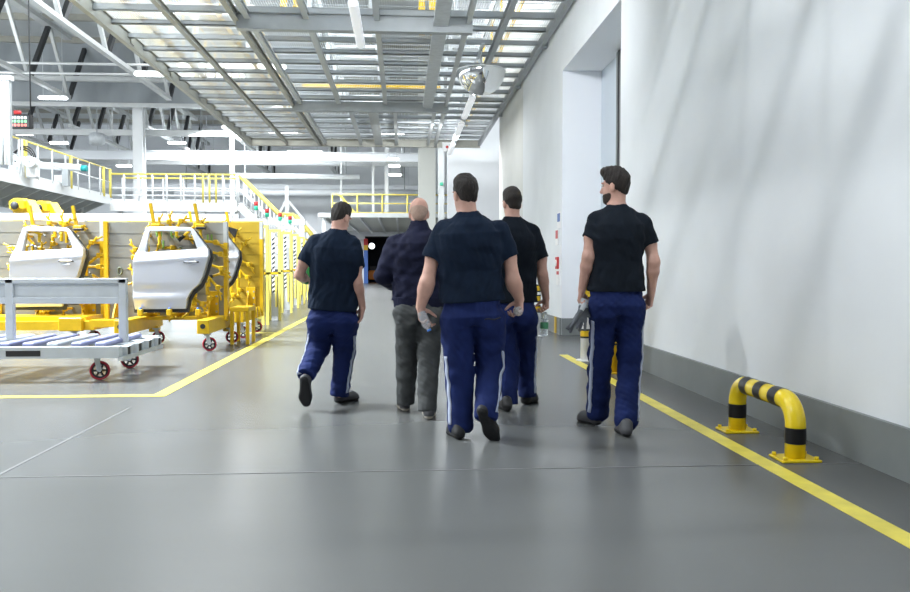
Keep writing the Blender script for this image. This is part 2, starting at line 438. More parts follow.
for i, (x, y, z, wd) in enumerate(((-2.15, 12.6, 6.6, .8), (0.5, 12.4, 6.6, .7), (-2.1, 15.5, 5.9, .35), (0.5, 15.8, 5.9, .3))):
    t = thing('yellow_gantry', (x, y, 5.76), ['yellow portal frame on the overhead grating above the long ceiling lamp', 'yellow portal frame on the overhead grating above the cable tray', 'small yellow stand on the overhead grating, left of the middle beam', 'small yellow stand on the overhead grating beside the cable tray'][i], 'frame', None)
    for s in (-1, 1): build(MB().beam((x + s * wd * .35, y, 5.76), (x + s * wd * .35, y, z + .6), .12, .12), 'post', 'yellow_matt', t)
    build(MB().beam((x - wd / 2, y, z + .6), (x + wd / 2, y, z + .6), .14, .14), 'crossbar', 'yellow_matt', t)
t = thing('kick_plate', (-2.4, 20.6, 5.76), 'long yellow kick plate across the overhead platform behind the second beam', 'plate')
build(MB().bb(-2.5, 1.0, 20.6, 20.66, 5.76, 5.9), 'plate', 'yellow_matt', t)
def batten(x, y, z, L, label, axis='y', wd=0.15, m='lamp_soft', drop=0.0, group=None):
    t = thing('ceiling_lamp', (x, y, z), label, 'lamp', group)
    h = 0.10; mb = MB(); hb = MB()
    if axis == 'y':
        mb.cbox((x, y, z), (wd, L, h), 0.03); hb.cbox((x, y, z + h / 2 + .02), (wd * .7, L * .98, .05), .01)
    else:
        mb.cbox((x, y, z), (L, wd, h), 0.03); hb.cbox((x, y, z + h / 2 + .02), (L * .98, wd * .7, .05), .01)
    build(mb, 'diffuser', m, t); build(hb, 'housing', 'white_paint', t)
    for s in (-1, 1):
        p = Vector((x, y + s * L * .35, z + .1)) if axis == 'y' else Vector((x + s * L * .35, y, z + .1))
        if drop: build(MB().cyl(p, p + Vector((0, 0, drop)), .012, seg=6), 'hanger', 'galv', t)
    return t
batten(-0.70, 12.95, 5.05, 2.3, 'long white lamp hanging under the overhead platform near the top of the view', drop=.25)
lampgrp = None
batten(-0.3, 9.0, 5.42, 2.3, 'unseen white lamp added under the overhead platform, out ahead of the mirror', drop=.1)  # out-of-view housing added for the jamb fill light
batten(1.62, 19.6, 5.1, 2.5, 'white lamp under the overhead platform, first behind the convex mirror', drop=.2)
batten(1.62, 23.0, 5.1, 2.7, 'white lamp under the overhead platform, second in the row behind the convex mirror', drop=.2)
batten(1.62, 26.4, 5.1, 2.2, 'white lamp under the overhead platform, last of the row behind the convex mirror', drop=.2)
for i, (u, v, Y, L, lab) in enumerate(((205, 10, 15.5, 1.9, 'glowing lamp above the overhead grating, front corner over the parked fixtures'),
      (378, 17, 18.0, 2.4, 'glowing lamp above the overhead grating beside the long hanging lamp'), (190, 75, 26, 3.4, 'glowing lamp above the overhead grating, halfway along its outer side'),
      (232, 66, 23, 3.0, 'glowing lamp above the overhead grating, inside the yellow rails'), (283, 132, 34, 1.2, 'glowing lamp beyond the overhead grating near its far edge'), (390, 133, 34, 1.2, 'glowing lamp beyond the far end of the overhead grating, over the aisle'),
      (572, 13, 16, 0.7, 'glowing lamp above the overhead grating tight beside the white wall'))):
    p = at(u, v, Y); batten(p.x, p.y, p.z, L, lab, 'x', .22, 'lamp')
# convex mirror
mc = at(481, 71, 16.3); t = thing('convex_mirror', mc, 'half dome convex safety mirror hanging below the overhead platform', 'mirror')
R = 0.49; prof = [(R * math.cos(a), -R * math.sin(a)) for a in [i * PI / 2 / 14 for i in range(14)]] + [(0.004, -R)]
build(MB().lathe(prof, mc, (0.04, 0, 1), 40, False), 'dome', 'mirror', t)
build(MB().tube([mc + Vector((R * math.cos(a), R * math.sin(a), 0.0)) for a in [i * PI / 20 for i in range(40)]], .012, 6, True), 'rim', 'white_paint', t)
build(MB().lathe([(R * .97, 0), (R * .97, .01)], mc, (0.04, 0, 1), 40), 'back_plate', 'steel_light', t)
build(MB().cyl(mc, (mc.x, mc.y, 5.6), .02, seg=8), 'hanger', 'galv', t)
build(MB().bb(mc.x - .03, mc.x + .03, 15.85, 16.95, 5.595, 5.634), 'hanger_bar', 'galv', t)
# ================================================================== distance-field modelling (bodies, clothes, car doors)
def surface_nets(V, o, h):
    S = V < 0
    nx, ny, nz = V.shape
    c = [(i, j, k) for i in (0, 1) for j in (0, 1) for k in (0, 1)]
    cnt = np.zeros((nx - 1, ny - 1, nz - 1), np.int8)
    for i, j, k in c: cnt += S[i:nx - 1 + i, j:ny - 1 + j, k:nz - 1 + k]
    act = (cnt > 0) & (cnt < 8)
    idx = np.argwhere(act)
    if len(idx) == 0: return np.zeros((0, 3)), np.zeros((0, 4), int)
    ids = -np.ones(act.shape, np.int32); ids[act] = np.arange(len(idx))
    cv = np.stack([V[idx[:, 0] + i, idx[:, 1] + j, idx[:, 2] + k] for i, j, k in c], 1)
    acc = np.zeros((len(idx), 3)); n = np.zeros(len(idx))
    for a in range(8):
        for b in range(a + 1, 8):
            d = [abs(c[a][q] - c[b][q]) for q in range(3)]
            if sum(d) != 1: continue
            va, vb = cv[:, a], cv[:, b]
            m = (va < 0) != (vb < 0)
            t = np.where(m, va / np.where(m, va - vb, 1), 0)
            pa = np.array(c[a], float); pb = np.array(c[b], float)
            acc[m] += pa + (pb - pa) * t[m, None]; n[m] += 1
    P = (idx + acc / n[:, None]) * h + o
    Q = []
    for ax in range(3):
        sl0 = [slice(None)] * 3; sl1 = [slice(None)] * 3
        sl0[ax] = slice(0, -1); sl1[ax] = slice(1, None)
        A = S[tuple(sl0)]; B = S[tuple(sl1)]
        e = np.argwhere(A != B)
        o1, o2 = [q for q in range(3) if q != ax]
        ok = (e[:, o1] > 0) & (e[:, o2] > 0) & (e[:, o1] < V.shape[o1] - 1) & (e[:, o2] < V.shape[o2] - 1)
        e = e[ok]
        def cell(d1, d2):
            q = e.copy(); q[:, o1] -= d1; q[:, o2] -= d2
            return ids[q[:, 0], q[:, 1], q[:, 2]]
        q = np.stack([cell(1, 1), cell(0, 1), cell(0, 0), cell(1, 0)], 1)
        flip = A[e[:, 0], e[:, 1], e[:, 2]]
        if ax == 1: flip = ~flip
        q[~flip] = q[~flip][:, ::-1]
        Q.append(q)
    return P, np.concatenate(Q)

class SDF:
    """list of (distance function, low corner, high corner, blend, operation)"""
    def __init__(s): s.p = []
    def add(s, fn, lo, hi, k=0.02, op='u'): s.p.append((fn, np.array(lo, float), np.array(hi, float), k, op)); return s
    def cone(s, a, b, ra, rb, k=0.02, op='u'):
        a = np.array(a, float); b = np.array(b, float); ab = b - a; L2 = max(ab.dot(ab), 1e-9)
        def fn(P):
            q = P - a; t = np.clip(q @ ab / L2, 0, 1)
            return np.linalg.norm(q - t[..., None] * ab, axis=-1) - (ra + (rb - ra) * t)
        r = max(ra, rb); return s.add(fn, np.minimum(a, b) - r, np.maximum(a, b) + r, k, op)
    def ell(s, c, r, M=None, k=0.02, op='u'):
        c = np.array(c, float); r = np.array(r, float); Mi = np.array(M, float).T if M is not None else None
        def fn(P):
            q = P - c
            if Mi is not None: q = q @ Mi.T
            k0 = np.linalg.norm(q / r, axis=-1); k1 = np.linalg.norm(q / (r * r), axis=-1)
            return k0 * (k0 - 1) / np.maximum(k1, 1e-6)
        R = r.max(); return s.add(fn, c - R, c + R, k, op)
    def rbox(s, c, hs, rad, M=None, k=0.02, op='u'):
        c = np.array(c, float); hs = np.array(hs, float) - rad; Mi = np.array(M, float).T if M is not None else None
        def fn(P):
            q = P - c
            if Mi is not None: q = q @ Mi.T
            q = np.abs(q) - hs
            return np.linalg.norm(np.maximum(q, 0), axis=-1) + np.minimum(q.max(-1), 0) - rad
        R = np.linalg.norm(hs) + rad; return s.add(fn, c - R, c + R, k, op)
    def loft(s, base, X, Y, Z, zs, hw, hd, yo, n=2.4, k=0.03, op='u'):
        base = np.array(base, float); B = np.array([X, Y, Z], float)
        zs = np.array(zs, float)
        def fn(P):
            q = (P - base) @ B.T; z = q[..., 2]
            w = np.interp(z, zs, hw); d = np.interp(z, zs, hd); o = np.interp(z, zs, yo)
            f = (np.abs(q[..., 0] / w) ** n + np.abs((q[..., 1] - o) / d) ** n) ** (1 / n)
            r = (f - 1) * np.minimum(w, d) * 0.85
            return np.maximum(r, np.maximum(zs[0] - z, z - zs[-1]))
        R = max(hw); c0 = base; c1 = base + B[2] * zs[-1]; c2 = base + B[2] * zs[0]
        return s.add(fn, np.minimum(np.minimum(c0, c1), c2) - R, np.maximum(np.maximum(c0, c1), c2) + R, k, op)
    def plane(s, p, n, k=0.004):      # keep the side where (x-p).n < 0
        p = np.array(p, float); n = np.array(n, float); n /= np.linalg.norm(n)
        return s.add(lambda P: (P - p) @ n, [-9e9] * 3, [9e9] * 3, k, 'i')
    def noise(s, fn): return s.add(fn, [-9e9] * 3, [9e9] * 3, 0, 'n')
    def bounds(s):
        u = [q for q in s.p if q[4] == 'u']
        return np.min([q[1] for q in u], 0), np.max([q[2] for q in u], 0)
    @staticmethod
    def comb(A, d, k, op):
        if op == 'n': return A + d
        if op == 'u':
            if k <= 0: return np.minimum(A, d)
            h = np.maximum(k - np.abs(A - d), 0) / k; return np.minimum(A, d) - h * h * k * 0.25
        if op == 's': d = -d
        if k <= 0: return np.maximum(A, d)
        h = np.maximum(k - np.abs(A - d), 0) / k; return np.maximum(A, d) + h * h * k * 0.25
    def eval(s, P):
        A = np.full(P.shape[:-1], 1.0)
        for fn, lo, hi, k, op in s.p: A = s.comb(A, fn(P), k, op)
        return A
    def mesh(s, h=0.006):
        lo, hi = s.bounds(); lo = lo - 3 * h; hi = hi + 3 * h
        n = np.ceil((hi - lo) / h).astype(int) + 1
        V = np.full(n, 0.25, np.float32)
        ax = [lo[i] + np.arange(n[i]) * h for i in range(3)]
        for fn, a, b, k, op in s.p:
            m = k + 3 * h + (0.02 if op == 'u' else 0)
            i0 = np.clip(np.floor((a - m - lo) / h), 0, n - 1).astype(int); i1 = np.clip(np.ceil((b + m - lo) / h) + 1, 1, n).astype(int)
            if (i1 <= i0).any(): continue
            sl = tuple(slice(i0[i], i1[i]) for i in range(3))
            if op != 'u':     # only near the surface built so far
                sub = V[sl]
                msk = sub < (0.05 if op != 'n' else 0.03)
                if op == 'n': msk &= sub > -0.05
                ii = np.argwhere(msk)
                if len(ii) == 0: continue
                P = np.stack([ax[q][ii[:, q] + i0[q]] for q in range(3)], 1)
                sub[msk] = s.comb(sub[msk], fn(P), k, op)
            else:
                G = np.stack(np.meshgrid(*[ax[q][sl[q]] for q in range(3)], indexing='ij'), -1)
                V[sl] = s.comb(V[sl], fn(G), k, op)
        return surface_nets(V, lo, h)
def sdf_obj(sd, name, m, parent=None, h=0.006, origin=None):
    P, Q = sd.mesh(h)
    me = bpy.data.meshes.new(name)
    o0 = np.array(origin if origin is not None else (0, 0, 0), float)
    p = parent; off = Vector((0, 0, 0))
    while p is not None: off += p.location; p = p.parent
    base = o0 if origin is not None else np.array(off)
    P = P - base
    me.vertices.add(len(P)); me.vertices.foreach_set('co', P.astype(np.float32).ravel())
    me.loops.add(Q.size); me.loops.foreach_set('vertex_index', Q.astype(np.int32).ravel())
    me.polygons.add(len(Q)); me.polygons.foreach_set('loop_start', np.arange(0, Q.size, 4, dtype=np.int32))
    me.polygons.foreach_set('use_smooth', np.ones(len(Q), bool))
    me.update(calc_edges=True); me.validate()
    me.materials.append(MATS[m])
    o = bpy.data.objects.new(name, me); COL.objects.link(o)
    o.location = Vector(base) - off if parent is not None else Vector(base)
    if parent is not None: o.parent = parent
    return o
_rng = np.random.RandomState(3)
def folds(amp, freq, seed, stretch=(1, 1, 1), ridge=False):
    r = np.random.RandomState(seed); st = np.array(stretch)
    ks = [(r.normal(size=3) * freq * st * f, r.uniform(0, 6.3), a) for f, a in ((1, 1), (1.6, .7), (2.4, .5), (.7, .8)) for _ in range(2)]
    tot = sum(a for *_, a in ks)
    def fn(P):
        Wp = P + 0.03 * np.sin(P[..., [2, 0, 1]] * 13.0 + seed)
        v = 0
        for kk, ph, a in ks: v = v + a * ((1 - 2.2 * np.abs(np.sin(.5 * (Wp @ kk) + ph))) if ridge else np.sin(Wp @ kk + ph))
        return amp * v / tot * 1.8
    return fn
def unit(v): v = np.array(v, float); return v / max(np.linalg.norm(v), 1e-9)

# ================================================================== CAR DOORS
def poly_dist(poly, x, z):
    poly = np.array(poly); d = np.full(x.shape, 9.0); ins = np.zeros(x.shape, bool); n = len(poly)
    for i in range(n):
        a = poly[i]; b = poly[(i + 1) % n]; e = b - a
        t = np.clip(((x - a[0]) * e[0] + (z - a[1]) * e[1]) / (e @ e), 0, 1)
        d = np.minimum(d, np.hypot(x - a[0] - t * e[0], z - a[1] - t * e[1]))
        c = ((a[1] > z) != (b[1] > z)) & (x < (b[0] - a[0]) * (z - a[1]) / (b[1] - a[1] + 1e-12) + a[0])
        ins ^= c
    return np.where(ins, -d, d)
def pxpoly(pts, Y): return [(lambda p: (p.x, p.z))(at(u, v, Y)) for u, v in pts]
DYP = 12.2
OUT = pxpoly([(134.7, 309.5), (133.4, 290), (134.7, 260.5), (136.3, 254), (139.5, 248), (145, 228), (148, 226.6), (170, 226.2), (190, 227.4), (194, 230), (199.5, 237.5), (209, 249.5), (209.8, 256.5), (204, 276), (200, 284), (192, 291), (188, 298), (186, 309)], DYP)
WIN = pxpoly([(149.5, 231.2), (190.5, 231.2), (198, 249), (146.8, 252.2)], DYP)
def car_door(label, Ydoor, root_uv):
    z0 = min(p[1] for p in OUT); x0 = min(p[0] for p in OUT); x1 = max(p[0] for p in OUT); z1 = max(p[1] for p in OUT)
    base = at(172, 309, DYP)
    def body(grow, ya, yb, win_grow, bulge):
        sd = SDF()
        def fn(P):
            x, y, z = P[..., 0], P[..., 1], P[..., 2]
            d2 = poly_dist(OUT, x, z + (0 if bulge else .036)) - grow
            wv = -poly_dist(WIN, x, z) + win_grow
            t = (z - z0) / (z1 - z0); s = (x - x0) / (x1 - x0)
            yf = ya
            if bulge:   # outer skin: belly, crease, lower swage
                yf = ya - 0.075 * np.sin(np.clip(t, 0, 1) * PI * .9) ** .8 + 0.02
                crease = 0.565 + 0.07 * s
                yf = yf - 0.016 * np.exp(-((t - crease) / 0.035) ** 2) + 0.02 * np.clip((t - crease - .02) / .1, 0, 1)
                yf = yf + 0.018 * np.exp(-((t - 0.235) / 0.05) ** 2) * np.clip((.86 - s) / .25, 0, 1) - 0.02 * np.exp(-((t - 0.13) / 0.05) ** 2) * np.clip((.8 - s) / .3, 0, 1)
                yf = yf + 0.11 * np.clip(t - .62, 0, 1)
                hx, hz = x - HX, (z - HZ) / 0.8
                yf = yf + 0.022 * np.exp(-((hx / 0.055) ** 4 + (hz / 0.045) ** 4))
            d = np.maximum(d2, wv)
            return np.maximum(d, np.maximum(yf - y, y - yb))
        sd.add(fn, (x0 - .03, ya - .12, z0 - .03), (x1 + .03, yb, z1 + .03), 0)
        return sd
    hp = at(192.3, 262.5, DYP); HX, HZ = hp.x, hp.z
    t = thing('car_door', base, label, 'car door', 'silver car doors held in checking fixtures')
    sdf_obj(body(0, DYP - .02, DYP + .06, 0.0, True), 'outer_skin', 'silver', t, .0085)
    sdf_obj(body(.030, DYP + .05, DYP + .11, 0.018, False), 'inner_flange', 'seal', t, .0085)
    hm = MB(); hy = DYP - .10
    hm.cbox((HX, hy + .006, HZ + .010), (.19, .022, .026), .008); build(hm, 'handle', 'silver', t)
    for dx in (-.088, .10):
        build(MB().cbox((HX + dx, hy + .008, HZ + .006), (.035, .024, .02), .005), 'handle_cap', 'seal', t)
    t.location = root_uv(base, Ydoor) if root_uv else base
    return t
door_mid = car_door('silver car door with open window frame, in the middle fixture behind the cart end', DYP, None)
p = at(48.5, 306.5, 12.75)
door_left = copy_tree(door_mid, (p.x, p.y, p.z), None, 'silver car door behind the grey cart, its bottom hidden by the cart rail')
p = at(206.5, 303, 13.9)
door_rear = copy_tree(door_mid, (p.x, p.y, p.z), None, 'silver car door showing only its rear edge behind the middle fixture')

# ================================================================== CHECKING FIXTURES with clamps
def caster(p, r, parent, name='caster', turn=0.25):
    p = Vector(p)       # p: wheel contact point; the wheel rolls mostly across the aisle
    c = p + Vector((0, 0, r)); ax = Vector((math.sin(turn), -math.cos(turn), 0)); ro = Vector((ax.y, -ax.x, 0))
    M = Matrix((ro, ax, Vector((0, 0, 1)))).transposed()
    fk = MB(); fk.box(c + ro * .03 + Vector((0, 0, r + .04)), (.11, .10, .02), M)
    for s in (-1, 1): fk.beam(c + ax * s * .036, c + ax * s * .036 + ro * .03 + Vector((0, 0, r + .035)), .05, .008, ax)
    fk.cyl(c - ax * .048, c + ax * .048, .014, seg=8)
    k = build(fk, name, 'cart_grey', parent)
    ty = MB()
    ty.lathe([(r * .80, -.022), (r * .97, -.022), (r, -.012), (r, .012), (r * .97, .022), (r * .80, .022), (r * .80, -.022)], c, ax, 28, False)
    build(ty, 'tyre', 'rubber_red', k)
    hb = MB(); hb.lathe([(r * .64, -.018), (r * .815, -.018), (r * .815, .018), (r * .64, .018), (r * .64, -.018)], c, ax, 28, False)
    hb.lathe([(.012, -.022), (r * .28, -.022), (r * .28, .022), (.012, .022)], c, ax, 14)
    for i in range(6):
        a = i * PI / 3; d = ro * math.cos(a) + Vector((0, 0, 1)) * math.sin(a); hb.beam(c + d * r * .2, c + d * r * .7, .02, .02, ax)
    build(hb, 'wheel_hub', 'black', k)
    return k
rc = random.Random(11)
def clamp(parent, p, ang, L, style, ybk):
    """toggle clamp: block on a stalk from the back panel, arm towards the door, pad at the tip"""
    p = Vector(p); d = Vector((math.cos(ang), 0, math.sin(ang))); n = Vector((-d.z, 0, d.x))
    b = MB()
    b.beam(p, (p.x, ybk, p.z), .035, .035)
    b.cbox(p, (.07, .07, .08), .012)
    M = Matrix((d, Vector((0, 1, 0)), n)).transposed()
    b.cbox(p + d * (L * .35), (L * .7, .035, .04), .008, M)
    b.cbox(p - d * .07 + n * .03, (.10, .04, .03), .008, M)
    b.cyl(p - d * .05 + n * .02, p - d * (L * .5) + n * .10, .014, seg=8)
    if style % 3 == 0: b.cbox(p + d * (L * .55) - Vector((0, 0, .07)), (.04, .05, .14), .01)
    o = build(b, 'clamp', 'yellow_matt', parent)
    q = MB(); tip = p + d * (L * .75)
    if style == 1:
        for k in (-1, 1): q.cbox(tip + Vector((k * .03, -.02, .05)), (.028, .03, .13), .008)
        build(q, 'pad', 'green_pad', o)
    elif style == 2:
        q.cyl(tip - d * .02, tip + d * .09, .026, seg=10); build(q, 'plunger', 'black', o)
    else:
        q.cyl(tip, tip + d * .05, .016, seg=8); build(q, 'plunger', 'steel', o)
def fixture(label, xl, xr, Y, ztop, zbot, mpanel, doorc, nclamp, seed, right_post=True):
    rr = random.Random(seed)
    t = thing('checking_fixture', ((xl + xr) / 2, Y, 0), label, 'fixture', None)
    pn = MB(); n = 8; hz = (ztop - zbot) / n
    for i in range(n): pn.bb(xl + .03, xr - .03, Y, Y + .05, zbot + i * hz + .006, zbot + (i + 1) * hz - .006)
    pn.bb(xl + .04, xr - .04, Y + .03, Y + .06, zbot, ztop)
    build(pn, 'back_panel', mpanel, t)
    for k, x in enumerate((xl, xr)):
        if k == 1 and not right_post: continue
        build(MB().bb(x - .03, x + .03, Y - .05, Y + .06, zbot - .05, ztop - (.32 if k else 0)), 'post', 'yellow_matt', t)
        if k: build(MB().bb(x - .028, x + .028, Y - .05, Y + .06, ztop - .32, ztop), 'post', 'steel_light', t)
    # slots and dark oval lifting holes
    for i in range(8):
        x = rr.uniform(xl + .15, xr - .1); z = rr.uniform(zbot + .2, ztop - .15)
        build(MB().tube([(x + .03 * math.cos(a), Y - .012, z + .055 * math.sin(a)) for a in [q * PI / 8 for q in range(16)]], .013, 6, True), 'pull_ring', 'gap_green', t)
    # angle brackets along the bottom
    for i in range(4):
        x = xl + .2 + (xr - xl - .4) * i / 3
        br = MB(); br.cbox((x, Y - .02, zbot + .22), (.17, .03, .40), .006); br.prism([(0, 0), (.22, 0), (0, .34)], lambda a, b, c, x=x: (x - .05 + c, Y - .03 - a, zbot + .02 + b), 0, .02)
        bk = build(br, 'angle_bracket', 'yellow_matt', t)
        bo = MB()
        for sx in (-1, 1):
            for k in range(3): bo.cyl((x + sx * .055, Y - .035, zbot + .10 + k * .12), (x + sx * .055, Y - .045, zbot + .10 + k * .12), .016, seg=8)
        build(bo, 'bolt', 'steel', bk)
    # clamps round the door outline
    cx, cz = doorc
    for i in range(nclamp):
        a = 2 * PI * (i + .3) / nclamp + rr.uniform(-.1, .1)
        rx, rz = .67, .72
        if math.sin(a) < -.5 : rz = .66
        px = cx + rx * math.cos(a); pz = cz + rz * math.sin(a)
        if px < xl + .05 or px > xr + .05 or pz < zbot - .02: continue
        clamp(t, (px, Y - .28 + rr.uniform(-.05, .1), pz), a + PI + rr.uniform(-.7, .7), rr.uniform(.2, .36), rr.choice((0, 0, 1, 2, 3)), Y)
    for k in range(4):   # clamps seen through the window opening
        px = cx - .30 + k * .2; pz = cz + .26 + rr.uniform(-.02, .22)
        clamp(t, (px, Y - .14, pz), rr.choice((PI / 2, -PI / 2, 0, PI)), .22, rr.choice((0, 1, 3, 1)), Y)
    for k in (-.32, .34):  # two tall arms over the top edge
        b = MB(); b.beam((cx + k, Y - .3, cz + .62), (cx + k - .06, Y - .3, cz + .98), .045, .045); b.cbox((cx + k + .02, Y - .3, cz + .64), (.14, .09, .06), .012); b.beam((cx + k, Y - .3, cz + .66), (cx + k, Y, cz + .66), .05, .05)
        o = build(b, 'clamp_arm', 'yellow_matt', t); build(MB().cbox((cx + k + .04, Y - .34, cz + .605), (.14, .08, .035), .008), 'pad', 'black', o)
    return t
dm = at(172, 268, DYP); FY = 12.75
pl_, pr_ = at(105.5, 300, FY), at(226.5, 300, FY)
ZT, ZBt = at(170, 222, FY).z, 0.42
f2 = fixture('yellow checking fixture on red wheels holding the middle car door', pl_.x + .03, pr_.x, FY, ZT, ZBt, 'alu_panel', (dm.x, dm.z), 22, 5)
# wheeled base of the middle fixture: two beams that run along the aisle
bx = at(205, 330, 11.7).x
for k, x in enumerate((bx, bx - 1.15)):
    bm_ = MB(); bm_.cbox((x, 12.45, .36), (.17, 1.75, .20), .008)
    b = build(bm_, 'base_beam', 'yellow_matt', f2)
    build(MB().lathe([(.036, 0), (.036, .01)], (x, 11.575, .37), (0, -1, 0), 14), 'end_hole', 'black', b)
    build(MB().cbox((x + .05, 13.0, .24), (.14, .16, .10), .01), 'wheel_block', 'yellow_matt', b)
    caster((x + .05, 11.75, 0), .10, f2); caster((x + .12, 12.95, 0), .10, f2)
build(MB().bb(bx - 1.25, bx + .12, 12.55, 12.75, .40, .455), 'base_plate', 'yellow_matt', f2)
build(MB().bb(pl_.x + .05, pl_.x + .42, 11.95, 12.2, .34, .44), 'front_rail', 'yellow_matt', f2)
for k in range(3):
    x = dm.x - .45 + k * .42
    o = build(MB().cbox((x, 12.14, .54), (.07, .07, .10), .01).beam((x, 12.14, .50), (x, 12.74, .50), .04, .04), 'support_block', 'yellow_matt', f2)
    build(MB().cyl((x, 12.14, .588), (x, 12.14, .612), .022, seg=10), 'blue_cap', 'cap_blue', o)
FY1 = 13.3
p1 = at(48.5, 268, 12.75)
xr1 = at(103.5, 300, FY1).x
f1 = fixture('yellow checking fixture behind the grey cart holding a car door', xr1 - 2.6, xr1, FY1, at(50, 221, FY1).z, .42, 'alu_panel', (p1.x, p1.z), 22, 9)
build(MB().bb(xr1 - 3, xr1 + .22, 12.3, 13.2, .27, .40), 'base_frame', 'yellow_matt', f1)
build(MB().cbox((xr1 - .1, 12.28, .36), (.34, .12, .20), .01), 'end_block', 'yellow_matt', f1)
build(MB().bb(xr1 - 2.4, xr1 + .02, 12.5, 13.2, .40, .46), 'base_plate', 'yellow_matt', f1)
for x in (xr1 - .1, xr1 - 1.9):
    for yy in (12.45, 13.15): caster((x, yy, 0), .10, f1)
FY3 = 15.2
q3 = at(262, 300, FY3)
f3 = fixture('yellow tinted checking fixture standing beyond the middle one beside the guard posts', q3.x - 2.4, q3.x, FY3, at(250, 222, FY3).z, .42, 'amber_panel', (at(206, 266, 14.5).x, 1.25), 16, 13, True)
bb3 = MB().cbox((q3.x - .12, 14.6, .38), (.16, 1.9, .2), .01); build(bb3, 'base_beam', 'yellow_matt', f3)
for k in range(5): build(MB().bb(q3.x - .02, q3.x + .02, 13.9 + k * .33, 13.94 + k * .33, .30, .48), 'rib', 'yellow_matt', f3)
caster((q3.x - .1, 13.9, 0), .10, f3); caster((q3.x - .1, 15.2, 0), .10, f3)
tb = thing('yellow_stand', at(238, 335, 12.9), 'low yellow stand between the wheels of two fixtures', 'stand')
sx = tb.location.x + .06; tb.location.x = sx; tb.location.z = 0
build(MB().cbox((sx, 13.0, .55), (.30, .6, .07), .01), 'top', 'yellow_matt', tb)
for dx in (-.12, .12):
    for dy in (-.25, .25): build(MB().beam((sx + dx, 13 + dy, 0), (sx + dx, 13 + dy, .53), .05, .05), 'leg', 'yellow_matt', tb)
t = thing('black_wedge', at(228, 226, 13.9), 'black triangular cap on a yellow arm above the rear car door', 'clamp head')
p = at(231, 231, 13.75)
build(MB().prism([(-.10, .09), (.10, .03), (.05, -.11)], lambda a, b, c: (p.x + a, p.y + c, p.z + b), 0, .08), 'cap', 'black', t)
build(MB().beam(p + Vector((-.28, .1, -.20)), p + Vector((-.04, .04, .0)), .06, .06).beam(p + Vector((-.28, .1, -.2)), p + Vector((-.28, 1.45, -.2)), .05, .05), 'arm', 'yellow_matt', t)

# ================================================================== GREY TRANSPORT CART in front of the fixtures
ct = thing('transport_cart', (-4.4, 9.2, 0), 'long grey steel transport cart with low deck, rail and red wheels', 'cart')
cx1, cx0, cy0, cy1, cz = -2.93, -6.6, 8.62, 10.05, .37
fb = MB()
fb.bb(cx0, cx1 - .05, cy0, cy0 + .10, .25, .37); fb.bb(cx0, cx1 - .05, cy1 - .1, cy1, .27, .37)
for x in (cx0 + .05, -5.4, -4.3, cx1 - .1): fb.bb(x - .05, x + .05, cy0 + .1, cy1 - .1, .25, .35)
build(fb, 'frame', 'cart_grey', ct)
build(MB().bb(-4.13, -3.78, cy0 - .004, cy0 + .05, .275, .335), 'fork_pocket', 'black', ct)
for i in range(4):   # short tube stubs along the cart's end
    yy = cy0 + .12 + i * .36
    s = MB(); s.bb(cx1 - .35, cx1, yy, yy + .13, .355, .36); s.bb(cx1 - .35, cx1, yy, yy + .13, .265, .27); s.bb(cx1 - .35, cx1, yy, yy + .006, .27, .355); s.bb(cx1 - .35, cx1, yy + .124, yy + .13, .27, .355)
    build(s, 'tube_stub', 'cart_grey', ct)
    build(MB().bb(cx1 - .3, cx1 - .012, yy + .006, yy + .124, .27, .355), 'stub_shade', 'black', ct)  # black block paints the dark inside of the open tube
build(MB().bb(cx1 - .06, cx1 - .01, cy0, cy1, .22, .265), 'end_bar', 'cart_grey', ct)
for i in range(14):
    x = cx1 - .28 - i * .25
    build(MB().cbox((x, 9.33, .385), (.12, 1.18, .045), .012), 'roller_strip', 'cart_grey' if i % 3 == 2 else 'purple_roll', ct)
for x in (-3.15, at(10.5, 310, 9.28).x, -6.2):
    build(MB().cbox((x, 9.28, .70), (.09, .07, .76), .008), 'post', 'cart_grey', ct)
build(MB().cbox((-4.70, 9.28, 1.055), (3.2, .07, .06), .008), 'top_rail', 'cart_grey', ct)
build(MB().cbox((-4.70, 9.28, .835), (3.2, .06, .075), .008), 'lower_rail', 'cart_grey', ct)
build(MB().bb(-6.3, -3.18, 9.28, 9.295, .86, 1.03), 'rail_panel', 'cart_grey', ct)
caster((-3.235, 8.78, 0), .103, ct); caster((-3.26, 9.80, 0), .103, ct); caster((-6.2, 8.78, 0), .103, ct); caster((-6.2, 9.66, 0), .103, ct)
# ================================================================== GUARD POSTS along the machine line
def gate(x, y, wd, h, label, n, dx):
    t = thing('guard_gate', (x, y, 0), label, 'guard')
    for s in (0, 1): build(MB().bb(x - wd + s * (wd - .06), x - wd + .06 + s * (wd - .06), y, y + .07, 0, h), 'post', 'yellow_pale', t)
    build(MB().bb(x - wd, x, y, y + .07, h, h + .06), 'top_bar', 'yellow_pale', t)
    build(MB().bb(x - wd, x, y, y + .07, h * .52, h * .52 + .05), 'cross_bar', 'yellow_matt', t)
    hz = build(MB().bb(x - wd + .09, x - wd + .15, y + .02, y + .05, h * .3, h), 'hazard_strip', 'sign_white', t)
    sb = MB(); k = 0; z = h * .3
    while z < h - .12:
        sb.prism([(0, 0), (.06, .05), (.06, .10), (0, .05)], lambda a, b, c, z=z: (x - wd + .09 + a, y + .02 - c, z + b), 0, .003); z += .11
    build(sb, 'hazard_stripe', 'black', hz)
    build(MB().bb(x - wd + .03, x - .03, y + .045, y + .055, .08, h * .5), 'mesh_panel', 'steel_light', t)
    build(MB().bb(x - .13, x - .09, y - .01, y + .05, .3, h * .5), 'light_curtain', 'yellow_pale', t)
    return t
